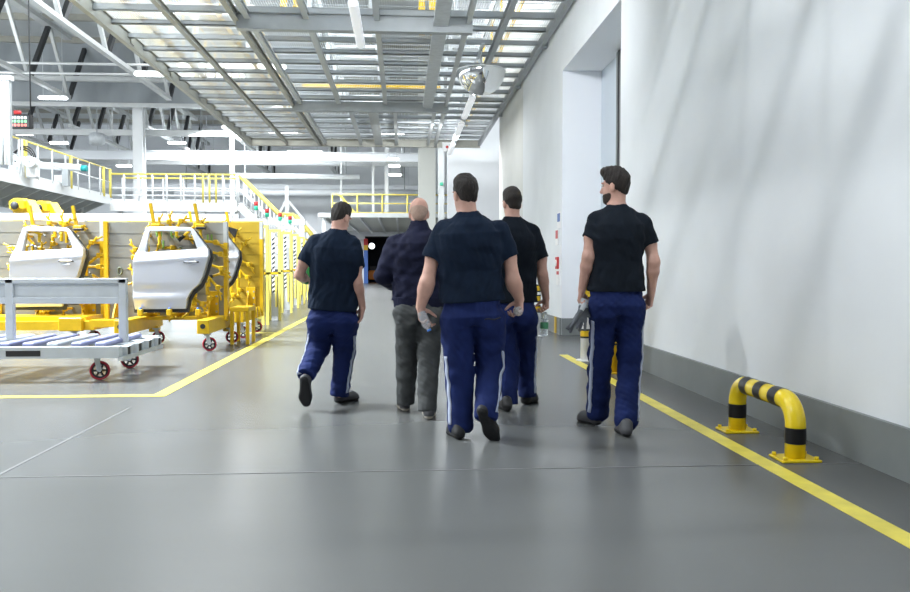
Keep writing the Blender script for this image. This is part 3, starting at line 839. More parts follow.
for i, (ul, ur, vb, vt) in enumerate(((261.5, 269, 325, 228), (268.5, 281, 320, 232), (281, 292.3, 313, 234), (291, 299, 308, 236), (299, 305, 304, 238.5), (304, 308.5, 300, 240))):
    pr = gp(ur, vb); pl = at(ul, vb, pr.y); h = at(ur, vt, pr.y).z
    gate(pr.x, pr.y, pr.x - pl.x, h, ['tall yellow guard gate beside the yellow tinted fixture, first in the row', 'tall yellow guard gate with hazard stripes, second in the row along the aisle', 'yellow guard gate, third in the row along the aisle', 'yellow guard gate, fourth in the row along the aisle', 'yellow guard gate, fifth in the row, close by the man with the green bottle', 'yellow guard gate ending the row, close by the man with the green bottle'][i], i, 0)
    if i < 4:
        t = thing('control_cabinet', (pr.x - 1.0, pr.y + .9, 0), ['white control cabinet behind the first yellow guard gate', 'white control cabinet behind the second yellow guard gate', 'white control cabinet behind the third yellow guard gate', 'white control cabinet behind the fourth yellow guard gate'][i], 'cabinet')
        build(MB().cbox((pr.x - 1.0, pr.y + .9, .55), (1.1, .6, 1.1), .01), 'body', 'white_paint', t)
        build(MB().cbox((pr.x - .6, pr.y + .57, .72), (.25, .02, .3), .004), 'panel', 'screen_grey', t)
        build(MB().bb(pr.x - 1.6, pr.x - .45, pr.y + .5, pr.y + 1.3, 1.1, 1.16), 'top', 'steel_dark', t)
# tower lights
for i, (u, v, Y) in enumerate(((256, 206, 25), (267, 213, 25.5), (280, 217, 27), (290, 220, 28))):
    p = at(u, v, Y); t = thing('tower_light', (p.x, p.y, 0), ['red and green tower light on a pole at the head of the stairs', 'red and green tower light on a pole, second along the stairs', 'red and green tower light on a pole, third along the stairs', 'red and green tower light on a pole by the stair foot'][i], 'signal light')
    build(MB().cyl((p.x, p.y, 0), (p.x, p.y, p.z - .12), .025, seg=8), 'pole', 'steel_light', t)
    build(MB().cyl((p.x, p.y, p.z - .12), (p.x, p.y, p.z), .06, seg=10), 'green_lens', 'green_lamp', t)
    build(MB().cyl((p.x, p.y, p.z), (p.x, p.y, p.z + .13), .06, seg=10), 'red_lens', 'red', t)

# ================================================================== SERVICE PLATFORM AND STAIRS
XA, ZA = -11.3, 3.92
sp = thing('service_platform', (XA, 27, 0), 'white service platform with ribbed edge above the left machine line', 'platform')
build(MB().bb(XA - 5, XA, 15, 32.2, ZA - .14, ZA), 'deck', 'white_paint', sp)
build(MB().bb(XA - .05, XA + .02, 15, 32.2, ZA - .26, ZA + .02), 'edge_beam', 'white_paint', sp)
for i in range(19):
    yy = 15.3 + i * .92
    build(MB().prism([(0, 0), (-1.3, 0), (-1.3, -.62)], lambda a, b, c, yy=yy: (XA - .03 + a, yy + c, ZA - .16 + b), 0, .10), 'bracket', 'steel_light', sp)
build(MB().ibeam((XA - 1.5, 15, ZA - .55), (XA - 1.5, 32, ZA - .55), .2, .4), 'girder', 'steel_light', sp)
for yy in (20.5, 24.2, 28.2, 31.6): build(MB().beam((XA - 1.0, yy, 0), (XA - 1.0, yy, ZA - .3), .22, .22), 'column', 'steel_light', sp)
guard_rail(XA, 15.6, XA, 24.6, ZA, 'yellow topped white railing along the service platform, end nearest the hanging display', 7, 'white_paint', 'yellow_pale', 'white_paint')
guard_rail(XA, 24.8, XA, 32, ZA, 'yellow topped white railing along the service platform, end next to the white column', 7, 'white_paint', 'yellow_pale', 'white_paint')
for yy in (22.8, 25, 28.3, 31.3, 32.0):
    t = thing('rail_post', (XA, yy, ZA), ['thick yellow post in the platform railing below the display board', 'thick yellow post in the platform railing, second from the display board', 'thick yellow post in the middle of the platform railing', 'thick yellow post just before the railing corner', 'thick yellow post on the railing corner'][[22.8, 25, 28.3, 31.3, 32.0].index(yy)], 'post')
    build(MB().tube([(XA + .01, yy, ZA), (XA + .01, yy, ZA + 1.12)], .055, 8), 'tube', 'yellow_pale', t)
# cross platform and stairs down to the aisle
YB = 32.0; ZBP = 3.75; XB1 = -6.45
cp = thing('cross_platform', (-8.5, YB, 0), 'white cross walkway joining the service platform to the stairs', 'platform')
build(MB().bb(XA, XB1, YB, YB + 1.4, ZBP - .2, ZBP), 'deck', 'white_paint', cp)
build(MB().bb(XA, XB1, YB - .05, YB, ZBP - .34, ZBP + .02), 'edge_beam', 'white_paint', cp)
for x in (-11, -9.3, -7.8, -6.5): build(MB().beam((x, YB + .2, 0), (x, YB + .2, ZBP - .2), .16, .16), 'column', 'white_paint', cp)
guard_rail(XA, YB, XB1, YB, ZBP, 'yellow topped white railing across the hall, in front of the cross walkway', 9, 'white_paint', 'yellow_pale', 'white_paint', r=.04, mids=(.5, .25))
guard_rail(XA, YB + 1.4, XB1, YB + 1.4, ZBP, 'white railing along the rear edge of the cross walkway', 6, 'white_paint', 'yellow_pale', 'white_paint', r=.035)
for i, x in enumerate((-7.75, -7.5, -7.25)):
    t = thing('gate_post', (x, YB - .04, ZBP), ['yellow gate post at the stair head, beside the long railing', 'yellow gate post at the stair head, middle one of three', 'yellow gate post at the stair head, closest to the steps'][i], 'post')
    build(MB().tube([(x, YB - .04, ZBP), (x, YB - .04, ZBP + 1.1)], .04, 8), 'tube', 'yellow_pale', t)
st = thing('staircase', (-4.6, YB, 0), 'white staircase with yellow handrail running down towards the aisle', 'stairs')
pts = [(XB1 + .07, ZBP), (at(278, 240, YB).x, 2.25), (at(293, 240, YB).x, 2.25), (at(330, 240, YB).x, 0.55)]
for k, yy in enumerate((YB, YB + 1.0)):
    for i in range(3):
        a, b = pts[i], pts[i + 1]
        build(MB().beam((a[0], yy, a[1] - .1), (b[0], yy, b[1] - .1), .08, .3), 'stringer', 'white_paint', st)
    hr = MB().tube([(p[0], yy, p[1] + 1.08) for p in pts], .06, 8); build(hr, 'handrail', 'yellow_pale', st)
    build(MB().tube([(p[0], yy, p[1] + .55) for p in pts], .04, 8), 'mid_rail', 'white_paint', st)
    for i in range(3):
        a, b = pts[i], pts[i + 1]; n = (5, 2, 5)[i]
        for j in range(n):
            s = j / n; x = a[0] + (b[0] - a[0]) * s; z = a[1] + (b[1] - a[1]) * s
            build(MB().tube([(x, yy, z), (x, yy, z + 1.08)], .032, 8), 'baluster', 'white_paint', st)
for i in (0, 2):
    a, b = pts[i], pts[i + 1]; n = 8
    for j in range(n):
        s = (j + .5) / n; x = a[0] + (b[0] - a[0]) * s; z = a[1] + (b[1] - a[1]) * s
        build(MB().box((x, YB + .5, z), (.26, .95, .04)), 'tread', 'white_paint', st)
build(MB().box(((pts[1][0] + pts[2][0]) / 2, YB + .5, 2.2), (pts[2][0] - pts[1][0], 1, .06)), 'landing', 'white_paint', st)
for x in (pts[1][0], pts[2][0]): build(MB().beam((x, YB + .5, 0), (x, YB + .5, 2.2), .14, .14), 'column', 'white_paint', st)
# a white tripod mast behind the stairs
p = at(287, 195, 36); t = thing('steel_mast', (p.x, p.y, 0), 'white pole with two raking struts behind the staircase', 'mast')
build(MB().beam((p.x, p.y, 0), (p.x, p.y, p.z + .4), .16, .16), 'pole', 'white_paint', t)
for s, e in ((-1, -2.3), (1, 3.3)): build(MB().beam((p.x, p.y, p.z - .2), (p.x + e, p.y, p.z - 4.2), .10, .10), 'strut', 'white_paint', t)

# ================================================================== MACHINES behind the fixtures
def machine_rail(label, x0, x1, y, z, wd, m):
    t = thing('machine_rail', ((x0 + x1) / 2, y, 0), label, 'rail')
    build(MB().bb(x0, x1, y, y + wd, z, z + wd), 'beam', m, t)
    n = max(2, int((x1 - x0) / 2.5))
    for i in range(n + 1):
        x = x0 + .1 + (x1 - x0 - .2) * i / n; build(MB().beam((x, y + wd / 2, 0), (x, y + wd / 2, z), .12, .12), 'post', m, t)
    return t
machine_rail('long white overhead rail just above the fixture panels', -12, at(232, 218, 16.2).x, 16.2, 2.14, .13, 'white_paint')
machine_rail('pale yellow rail beyond the white rail behind the fixtures', -12.5, at(262, 222, 19).x, 19, 2.16, .14, 'yellow_pale')
machine_rail('white rail under the cross walkway, far behind the fixtures', -12, at(305, 215, 29).x, 29, 2.75, .2, 'white_paint')
rr = random.Random(4)
for i in range(12):
    u = 8 + i * 21 + rr.uniform(-5, 5); Y = 20 + (i % 3) * 2.2; p = gp(u, 268 + 960 / Y)
    p = at(u, 300, Y)
    if i in (0, 1, 2, 10, 11): continue
    hgt = rr.uniform(1.5, 2.05); wd = rr.uniform(.6, 1.1)
    t = thing('machine_unit', (p.x, Y, 0), None, 'machine', 'pale machine units hidden behind the fixture line'); t['label'] = 'pale machine housing on the line behind the fixture panels'
    build(MB().cbox((p.x, Y, hgt / 2), (wd, .9, hgt), .03), 'housing', ('white_paint', 'steel_light', 'canopy')[i % 3], t)
    build(MB().cbox((p.x, Y - .46, hgt * .72), (wd * .6, .03, .4), .01), 'hatch', ('screen_grey', 'yellow_pale', 'steel')[i % 3], t)
    build(MB().beam((p.x - wd * .3, Y, hgt), (p.x - wd * .2, Y, hgt + .14), .06, .06).beam((p.x - wd * .2, Y, hgt + .14), (p.x + wd * .1, Y - .2, hgt + .1), .05, .05), 'arm', 'yellow_matt', t)
# yellow robots under the service platform
for i, (u, v, Y) in enumerate(((20, 207, 19.5), (43, 209, 20.5))):
    p = at(u + 3, v + 3, Y - .7); t = thing('welding_robot', (p.x, p.y, 0), ['yellow robot arm under the service platform, beside its first grey column', 'yellow robot arm under the service platform, between two grey columns'][i], 'robot')
    build(MB().lathe([(.40, 0), (.36, .3), (.24, .5), (.22, 1.2)], (p.x, p.y, 0), seg=18), 'base', 'yellow_matt', t)
    build(MB().beam((p.x, p.y, 1.1), (p.x - .05, p.y, p.z + .1), .24, .24), 'lower_arm', 'yellow_matt', t)
    build(MB().cbox((p.x, p.y - .1, p.z + .1), (.42, .34, .30), .07), 'shoulder', 'yellow_matt', t)
    build(MB().beam((p.x + .2, p.y - .1, p.z + .15), (p.x + .5, p.y - .4, p.z - .2), .18, .18), 'forearm', 'yellow_matt', t)
    build(MB().ball((p.x - .05, p.y - .29, p.z + .08), (.09, .06, .09)), 'motor', 'steel_dark', t)
# on the service platform: spools, boxes, tubes
p = at(21, 163, 25); p2 = at(35, 163.5, 25)
t = thing('cable_unit', (p.x, 25, ZA), 'white machine with two round spools and looped black hoses on the service platform', 'machine')
for q in (p, p2): build(MB().lathe([(.05, -.14), (.17, -.14), (.17, -.1), (.11, -.1), (.11, .1), (.17, .1), (.17, .14), (.05, .14), (.05, -.14)], (q.x, 24.75, q.z), (0, -1, 0), 24, False), 'spool', 'white_paint', t)
build(MB().cbox((p.x + .05, 25.1, ZA + .30), (.8, .3, .6), .03), 'cabinet', 'white_paint', t)
build(MB().cbox((p.x + .1, 25.1, p.z - .02), (.7, .1, .4), .03), 'motor_block', 'steel_dark', t)
for k in range(3): build(MB().tube([(p.x + .05 + k * .05 + .30 * math.cos(a), 24.95, p.z + .12 + (.28 + k * .05) * math.sin(a)) for a in [q * PI / 12 for q in range(13)]], .02, 6), 'hose', 'black', t)
for i, (u, v, wpx, hpx, Y) in enumerate(((30, 173, 26, 12, 23.5), (58, 172, 14, 12, 26), (85, 178, 8, 14, 29))):
    p = at(u, v, Y); s = Y / 800
    p.x = min(p.x, XA - .6); t = thing('equipment_box', (p.x, Y, ZA), ['low grey equipment box on the platform below the spools', 'white equipment box on the platform, in the middle of the railing', 'slim white equipment box on the platform near the railing corner'][i], 'box')
    hh = max(.3, hpx * s); build(MB().cbox((p.x, Y, ZA + hh / 2), (wpx * s, .5, hh), .02), 'body', ('steel', 'white_paint', 'white_paint')[i], t); build(MB().cbox((p.x, Y - .255, ZA + hh * .6), (wpx * s * .5, .02, hh * .4), .004), 'lid', 'steel_light', t)
p = at(66, 168, 27.5); t = thing('white_pipe', (p.x, 27.5, ZA), 'fat white pipe with a teal fitting lying above the platform', 'pipe')
build(MB().cyl((p.x - .8, 27.5, ZA + .68), (p.x + .5, 27.5, ZA + .60), .12), 'tube', 'duct', t); build(MB().cyl((p.x + .5, 27.5, ZA + .60), (p.x + .68, 27.5, ZA + .59), .10), 'fitting', 'teal', t)
build(MB().box((p.x, 27.5, ZA + .29), (.2, .2, .58)), 'support', 'steel', t)
# white tube bundle at the left edge
p = at(4, 130, 22); t = thing('tube_bundle', (p.x, p.y, ZA), 'white vertical tubes in a steel frame rising beside the display board', 'ducting')
for dx in (-.25, -.08, .05): build(MB().cyl((p.x + dx, p.y, ZA), (p.x + dx, p.y, at(4, 80, 22).z), .06), 'tube', 'duct', t)
build(MB().bb(p.x + .10, p.x + .17, p.y - .05, p.y + .1, ZA, at(4, 80, 22).z), 'frame', 'steel', t)
build(MB().bb(p.x - .5, p.x + .22, p.y - .1, p.y + .12, at(4, 80, 22).z, at(4, 76, 22).z), 'cap', 'lamp_soft', t)  # cap glows softly through its material, though it is no lamp
# display board
Yb = 23.0; a = at(8, 114, Yb); b = at(31.5, 128.5, Yb); t = thing('display_board', ((a.x + b.x) / 2, Yb, b.z), 'hanging black display board with rows of white, green and red digits', 'display')
build(MB().cbox(((a.x + b.x) / 2, Yb + .08, (a.z + b.z) / 2), (b.x - a.x, .14, a.z - b.z), .02), 'case', 'black', t)
W_ = b.x - a.x; H_ = a.z - b.z
build(MB().bb(a.x + .06 * W_, b.x - .12 * W_, Yb + .004, Yb + .008, b.z + .1 * H_, a.z - .1 * H_), 'screen', 'board_screen', t)
seg7 = {'0': 'abcdef', '1': 'bc', '2': 'abged', '3': 'abgcd', '8': 'abcdefg'}
def digit(mb, ch, x, z, w_, h_, y):
    S = {'a': (0, 1, 1, 1), 'g': (0, .5, 1, .5), 'd': (0, 0, 1, 0), 'f': (0, .5, 0, 1), 'b': (1, .5, 1, 1), 'e': (0, 0, 0, .5), 'c': (1, 0, 1, .5)}
    for c in seg7[ch]:
        q = S[c]; mb.beam((x + q[0] * w_, y, z + q[1] * h_), (x + q[2] * w_, y, z + q[3] * h_), .022, .012)
for r, m in enumerate(('digit_white', 'digit_green', 'digit_red')):
    for c in range(5):
        dmb = MB(); digit(dmb, '0', a.x + (.12 + c * .15) * W_, a.z - (.32 + r * .26) * H_, .06 * W_, .15 * H_, Yb - .004)
        build(dmb, 'digit', m, t)
build(MB().cyl(((a.x + b.x) / 2 + .25, Yb + .1, a.z), ((a.x + b.x) / 2 + .25, Yb + .1, 12.3), .02, seg=6), 'hanger', 'steel_dark', t)
build(MB().cyl(((a.x + b.x) / 2 - .1, Yb + .1, a.z), ((a.x + b.x) / 2 - .1, Yb + .1, a.z + .1), .1, seg=10), 'beacon', 'red', t)

# ================================================================== ROOF STEEL
def truss(X, y0, y1, zb, zt, panel, label, mchord='steel_light', side=0.09):
    t = thing('roof_truss', (X, (y0 + y1) / 2, zb), label, 'truss')
    build(MB().beam((X, y0, zb), (X, y1, zb), .22, .16), 'bottom_chord', mchord, t)
    build(MB().beam((X, y0 - panel / 2, zt), (X, y1, zt), .34, .2), 'top_chord', mchord, t)
    n = int(round((y1 - y0) / panel))
    for i in range(n + 1):
        yb = y1 - i * panel
        if yb < y0 - .01: break
        build(MB().beam((X, yb - .05, zb), (X, yb - panel / 2, zt), .13, .15), 'diagonal', 'steel_light', t)
        if yb + panel / 2 <= y1 + panel: build(MB().beam((X, yb + .05, zb), (X, min(yb + panel / 2, y1 + panel / 2), zt), .16, .2), 'diagonal', 'steel_dark', t)
    return t
tl = ['pale roof truss with dark diagonals over the display board', 'pale roof truss running beside the overhead platform', 'pale roof truss far out to the side, behind the first one']
truss(-15.2, 18, 38, 9.0, 11.7, 3.9, tl[0]); truss(-10.7, 14, 38, 9.0, 11.7, 3.9, tl[1]); truss(-19.8, 26, 38, 9.0, 11.7, 3.9, tl[2])
tl2 = ['pale roof truss beyond the curtain, above the cable spools', 'pale roof truss beyond the curtain, above the white column', 'pale roof truss beyond the curtain, close to the overhead platform', 'pale roof truss beyond the curtain at the outer edge']
for X, lab in zip((-17.2, -13.3, -9.3, -21.2), tl2): truss(X, 43, 53, 8.6, 10.8, 3.2, lab)
tl3 = ['pale roof truss in the last bay, over the cross walkway', 'pale roof truss in the last bay, over the stairs', 'pale roof truss in the last bay, over the aisle end', 'pale roof truss in the last bay, beside the white wall']
for X, lab in zip((-15, -10, -5, 0), tl3): truss(X, 56, 63.5, 8.4, 10.8, 3.2, lab)
def cross_beam(label, y, z, x0, x1, wd, h, m):
    t = thing('cross_beam', ((x0 + x1) / 2, y, z), label, 'beam'); build(MB().ibeam((x0, y, z), (x1, y, z), wd, h, .03), 'girder', m, t); 
    for x in (x0 + 2, (x0 + x1) / 2, x1 - 1): build(MB().bb(x - .03, x + .03, y - .03, y + .03, z, 12.3), 'hanger', m, t)
cross_beam('pale cross beam in front of the hanging curtain', 38.2, 9.9, -40, -4.5, .2, .22, 'steel_light')
cross_beam('pale bar along the bottom of the hanging curtain', 39.6, 9.0, -40, -3, .16, .2, 'steel_light')
cross_beam('pale cross beam past the curtain above the white column', 41.5, 8.0, -30, 1, .2, .3, 'steel_light')
cross_beam('pale cross beam over the cross walkway, lower one', 46, 7.5, -30, 1, .3, .5, 'duct')
cross_beam('pale cross beam near the back wall, upper one', 54.5, 8.3, -30, 1.5, .3, .5, 'steel_light')
cross_beam('pale cross beam near the back wall, lower one', 60, 7.2, -30, 1.5, .3, .4, 'duct')
# hanging curtain with folds
cu = MB(); nx, nz = 150, 6; X0c, X1c = -40, -3.0
vs = []; 
for j in range(nz + 1):
    for i in range(nx + 1):
        x = X0c + (X1c - X0c) * i / nx; z = 9.1 + (12.0 - 9.1) * j / nz; tt = 1 - j / nz
        vs.append((x, 40 + .16 * math.sin(x * 2.1 + z * .7) * (.4 + .6 * tt) + .10 * math.sin(x * 4.3 - z * 1.1) + .12 * math.sin(x * .9 + z * 2.0), z))
off = len(vs); vs2 = [(a, b + .05, c) for a, b, c in vs]
fs = [(j * (nx + 1) + i, j * (nx + 1) + i + 1, (j + 1) * (nx + 1) + i + 1, (j + 1) * (nx + 1) + i) for j in range(nz) for i in range(nx)]
fs2 = [tuple(off + q for q in f)[::-1] for f in fs]
cu.add(vs + vs2, fs + fs2, True)
tag(build(cu, 'smoke_curtain', 'curtain', None, (-20, 40, 9.1)), 'grey draped smoke curtain hanging from the roof across the hall', 'curtain')
# thin clear pipes, ducts
def pipe_x(label, x0, x1, y, z, r, m, drop=True, name='air_duct', cat='duct'):
    t = thing(name, ((x0 + x1) / 2, y, z), label, cat)
    build(MB().cyl((x0, y, z), (x1, y, z), r, seg=14), 'tube', m, t)
    for x in (x0 + .8, x1 - .8): build(MB().cyl((x, y, z + r), (x, y, 12.3), .03, seg=6), 'hanger', 'steel', t)
    return t
p = at(120, 68, 33); pipe_x('thin pale pipe crossing in front of the curtain, upper one', -20, p.x + 3, 33, p.z + .14, .05, 'steel_light')
pipe_x('thin pale pipe crossing in front of the curtain, lower one', -20, p.x + 3.2, 33.3, p.z - .18, .05, 'steel_light')
pipe_x('broad white duct below the roof beyond the cross walkway', -13.5, -2, 52, at(200, 161, 52).z, .22, 'duct')
pipe_x('white duct low above the cross walkway, nearer the stairs', -10, -2.5, 48, at(250, 176, 48).z, .15, 'duct')
pipe_x('white duct just above the back wall panel', -16, 1, 58, at(250, 192, 58).z, .25, 'duct')
p = at(97, 139, 40.8); t = thing('fan_heater', p, 'round silver fan heater hanging under the roof steel above the white column', 'heater')
build(MB().lathe([(.25, -.35), (.33, -.2), (.33, .2), (.25, .35)], p, (1, .3, 0), 18), 'drum', 'galv', t); build(MB().cyl(p, (p.x, p.y, 12.3), .03, seg=6), 'hanger', 'steel', t)
# hall lamps
for i, (u, v, Y, Lpx, lab) in enumerate(((53, 98, 36, 26, 'lit tube lamp hanging in front of the curtain above the display board'), (24, 134, 42.5, 17, 'lit tube lamp just under the display board'), (59, 143, 44, 17, 'lit tube lamp above the platform railing by the spools'),
       (157, 131, 44, 19, 'lit tube lamp hanging right of the white column, upper one'), (177, 143, 47, 17, 'lit tube lamp hanging right of the white column, lower one'), (124, 166, 50, 14, 'lit tube lamp low beside the white column'), (103, 158, 50, 14, 'lit tube lamp left of the white column above the railing'),
       (195, 152, 53, 20, 'lit tube lamp beyond the roof trusses, left of two'), (222, 152, 53, 24, 'lit tube lamp beyond the roof trusses, right of two'), (305, 152, 50, 34, 'long lit lamp below the far edge of the overhead platform'), (393, 159, 44, 11, 'lit lamp under the roof above the aisle end, top one of three'), (394, 166, 48, 12, 'lit lamp under the roof above the aisle end, middle one of three'), (395, 175, 53, 13, 'lit lamp under the roof above the aisle end, lowest of three'), (48, 154, 48, 30, 'lit tube lamp behind the platform railing and the spools'))):
    p = at(u, v, Y); t = batten(p.x, p.y, p.z, Lpx * Y / 800, lab, 'x', .25, 'lamp', drop=max(.1, 12.25 - p.z))
# columns
def column(label, x, y, wd, h=12.3, m='white_paint', z0=0):
    t = thing('steel_column', (x, y, z0), label, 'column')
    build(MB().bb(x - wd / 2, x + wd / 2, y, y + .08, z0, h).bb(x - wd / 2, x + wd / 2, y + wd - .08, y + wd, z0, h).bb(x - .06, x + .06, y + .08, y + wd - .08, z0, h), 'shaft', m, t)
    build(MB().bb(x - wd * .7, x + wd * .7, y - .1, y + wd + .1, z0, z0 + .06), 'base_plate', m, t)
p = at(138, 170, 40.6); column('broad white column rising through the cross walkway railing', p.x, 40.6, .48)
def deck_column(label, u, Y, wd): p = at(u, 180, Y); column(label, p.x, Y, wd, 12.3, 'steel_light', 4.2)
deck_column('slim pale column on the far walkway behind the bald man', 386.5, 47, .22)
deck_column('slim pale column on the far walkway, just before the bald man', 373, 47, .14)
deck_column('thin pale column on the far walkway above the man with the green bottle', 341, 49, .12)
p = at(427, 180, 42.5); column('broad pale column beside the white wall at the aisle end', p.x, 42.5, .9, 12.3, 'canopy')
p = at(441.5, 200, 31); column('grey column standing tight against the white wall edge', p.x, 31.2, .24, 12.3, 'steel_light')
p = at(232, 185, 45); column('thin pale column behind the stair head', p.x, 45, .2, 12.3, 'white_paint')
# green exit light and small wall sign on the grey column
p = at(441.5, 184, 31.1); t = thing('green_light', p, 'tiny green light on the grey column beside the white wall', 'light'); build(MB().cbox((p.x, p.y, p.z), (.12, .06, .12), .01), 'lens', 'green_lamp', t)
p = at(447, 147, 28.4); t = thing('camera_sign', p, 'small white sign with a red dot under the platform end', 'sign'); build(MB().cbox(p, (.32, .03, .32), .004), 'plate', 'sign_white', t); build(MB().cyl(p + Vector((0, -.02, 0)), p + Vector((0, -.025, 0)), .05, seg=10), 'dot', 'red', t)
build(MB().cyl(p + Vector((0, .02, .1)), (p.x, p.y + .02, 5.66), .015, seg=6), 'hanger', 'galv', t)
# ================================================================== FAR DECK over the passage
fd = thing('far_walkway', (-1.5, 50, 0), 'pale ribbed walkway deck over the dark passage at the aisle end', 'walkway')
FX0, FX1 = at(318, 230, 45).x, 3.2
build(MB().bb(FX0, FX1, 45, 63.9, 4.08, 4.2), 'deck', 'canopy', fd)
build(MB().bb(FX0, FX1, 44.9, 45, 4.02, 4.26), 'front_edge', 'steel_light', fd)
for i in range(9): build(MB().ibeam((FX0 + .3 + i * 1.02, 45, 4.0), (FX0 + .3 + i * 1.02, 63.9, 4.0), .1, .16), 'rib', 'white_paint', fd)
for x in (FX0 + .3, 2.9): build(MB().beam((x, 45.3, 0), (x, 45.3, 4.05), .2, .2), 'column', 'white_paint', fd)
guard_rail(at(332, 200, 45).x, 45.1, FX1 - .1, 45.1, 4.2, 'yellow railing on the far walkway deck above the dark passage', 5, 'yellow_pale', 'yellow_pale', 'yellow_pale', r=.045)
mw = thing('low_walkway', (-9, 47, 0), 'low white walkway beyond the stairs carrying a yellow and white railing', 'walkway')
build(MB().bb(-12.2, FX0 - .2, 46.4, 47.6, 2.05, 2.2), 'deck', 'white_paint', mw)
for x in (-12, -9.5, -7, FX0 - .4): build(MB().beam((x, 47.2, 0), (x, 47.2, 2.05), .14, .14), 'leg', 'white_paint', mw)
guard_rail(-12, 46.5, FX0 - .3, 46.5, 2.2, 'yellow and white railing beyond the stairs near the back wall', 9, 'white_paint', 'yellow_pale', 'white_paint', r=.05)
t = thing('yellow_gusset', (at(345, 205, 45).x, 45.3, 4.2), 'yellow triangular stair guard at the far walkway end', 'guard'); p = at(344, 212, 45.3); p.z = 4.2
build(MB().prism([(-.3, 1.1), (-.15, 1.1), (.75, 0), (.45, 0)], lambda a, b, c: (p.x + a, 45.3 + c, p.z + b), 0, .06), 'plate', 'yellow_pale', t)
p = at(366, 285, 63.6); t = thing('blue_post', (p.x, 63.6, 0), 'blue door post with red and yellow top beside the dark passage', 'post')
build(MB().bb(p.x - .16, p.x + .16, 63.5, 63.7, 0, 2.6), 'shaft', 'blue', t); build(MB().bb(p.x - .16, p.x + .16, 63.5, 63.7, 2.6, 3.0), 'yellow_band', 'yellow_matt', t); build(MB().bb(p.x - .16, p.x + .16, 63.5, 63.7, 3.0, 3.5), 'red_band', 'red', t)
p = at(371.8, 246, 66); t = thing('round_lamp', p, 'round bluish lamp glowing inside the dark passage', 'lamp'); build(MB().lathe([(.24, 0), (.22, -.06), (.02, -.09)], p, (0, 1, 0), 18), 'lens', 'lamp_round', t); build(MB().lathe([(.27, 0), (.27, .15)], p, (0, 1, 0), 18), 'shell', 'black', t); build(MB().cyl((p.x, p.y + .1, p.z + .2), (p.x, p.y + .1, OZ), .02, seg=6), 'hanger', 'black', t)
p = at(373, 283, 66.5); t = thing('tow_tractor', (p.x, 66.5, 0), 'orange vehicle parked inside the dark passage', 'vehicle')
build(MB().cbox((p.x, 66.5, .62), (.75, 1.2, .75), .08), 'body', 'orange', t); build(MB().cbox((p.x, 66.9, 1.15), (.6, .3, .45), .05), 'seat', 'black', t)
for s in (-1, 1): build(MB().cyl((p.x + s * .3, 66.1, .2), (p.x + s * .42, 66.1, .2), .2), 'wheel', 'black', t)
p = at(336, 240, 63.9); t = thing('wall_vent', p, 'small dark vent on the white wall below the far walkway', 'vent'); build(MB().cbox((p.x - .2, 63.95, p.z - .1), (.9, .06, .4), .01), 'grille', 'steel_dark', t)
t = thing('notice_board', at(361, 245, 63.95), 'pale blue notice board on the wall beside the blue post', 'sign'); p = t.location; build(MB().cbox((p.x, 63.95, p.z), (.5, .04, .9), .01), 'board', 'screen_grey', t)

# ================================================================== GUARD HOOP, BOLLARDS, WALL SIGNS
hx = 2.40; ya, yb = gp(795, 459.5).y, gp(737, 431).y; hx = gp(795, 459.5).x; hxb = gp(737, 431).x
ra = 0.062; hz = at(785, 398.5, ya).z - .0; hz = 0.36; rb = .15
hoop = thing('guard_hoop', (hx, (ya + yb) / 2, 0), 'yellow and black guard hoop bolted to the floor beside the white wall', 'barrier')
cl = []
zc = hz
A0 = Vector((hx, ya, 0)); B0 = Vector((hxb, yb, 0)); dd = (B0 - A0).normalized(); Ltot = (B0 - A0).length
path = [(0, 0.0), (0, zc - rb)] + [(rb - rb * math.cos(a), zc - rb + rb * math.sin(a)) for a in [PI / 2 * i / 10 for i in range(1, 11)]]
path += [(Ltot - s, z) for s, z in path[::-1]]
pts3 = [A0 + dd * s + Vector((0, 0, z)) for s, z in path]
build(MB().tube(pts3, ra, 28), 'hoop_pipe', 'yellow', hoop)
def band(p, q): build(MB().tube([p, q], ra + .0025, 28, cap=False), 'black_band', 'black_gloss', hoop)
for P0 in (A0, B0): band(P0 + Vector((0, 0, .105)), P0 + Vector((0, 0, .205)))
for s in (rb + .01, Ltot / 2 - .055, Ltot - rb - .12): band(A0 + dd * s + Vector((0, 0, zc)), A0 + dd * (s + .11) + Vector((0, 0, zc)))
for P0 in (A0, B0):
    bp_ = build(MB().cbox(P0 + Vector((0, 0, .008)), (.25, .20, .016), .004), 'base_plate', 'yellow', hoop)
    for sx in (-1, 1):
        for sy in (-1, 1): build(MB().cyl(P0 + Vector((sx * .10, sy * .075, .016)), P0 + Vector((sx * .10, sy * .075, .034)), .014, seg=6), 'bolt', 'yellow', bp_)
def bollard(x, y, h, label, cat='bollard', mbody='sign_white', bands=((.48, .60), (.68, .80), (.88, 1.0))):
    t = thing('bollard', (x, y, 0), label, cat); r = .065
    build(MB().lathe([(r, 0), (r, h - .02), (r * .8, h)], (x, y, 0), seg=22), 'post', mbody, t)
    for z0, z1 in bands:
        b = build(MB().lathe([(r + .002, z0 * h), (r + .002, z1 * h)], (x, y, 0), seg=22, cap=False), 'yellow_band', 'yellow_matt', t)
        for zz in (z0 * h, z1 * h): build(MB().lathe([(r + .003, zz - .012), (r + .003, zz + .012)], (x, y, 0), seg=22, cap=False), 'black_band', 'black', b)
    build(MB().lathe([(r * 1.9, 0), (r * 1.9, .015)], (x, y, 0), seg=16), 'foot', mbody, t)
bollard(2.37, 10.2, .96, 'white bollard with yellow and black bands behind the gloves of the bearded man', bands=((.32, .42), (.60, .72), (.85, 1.0)))
bollard(2.36, 13.9, .90, 'white bollard with three yellow bands beside the far side of the doorway')
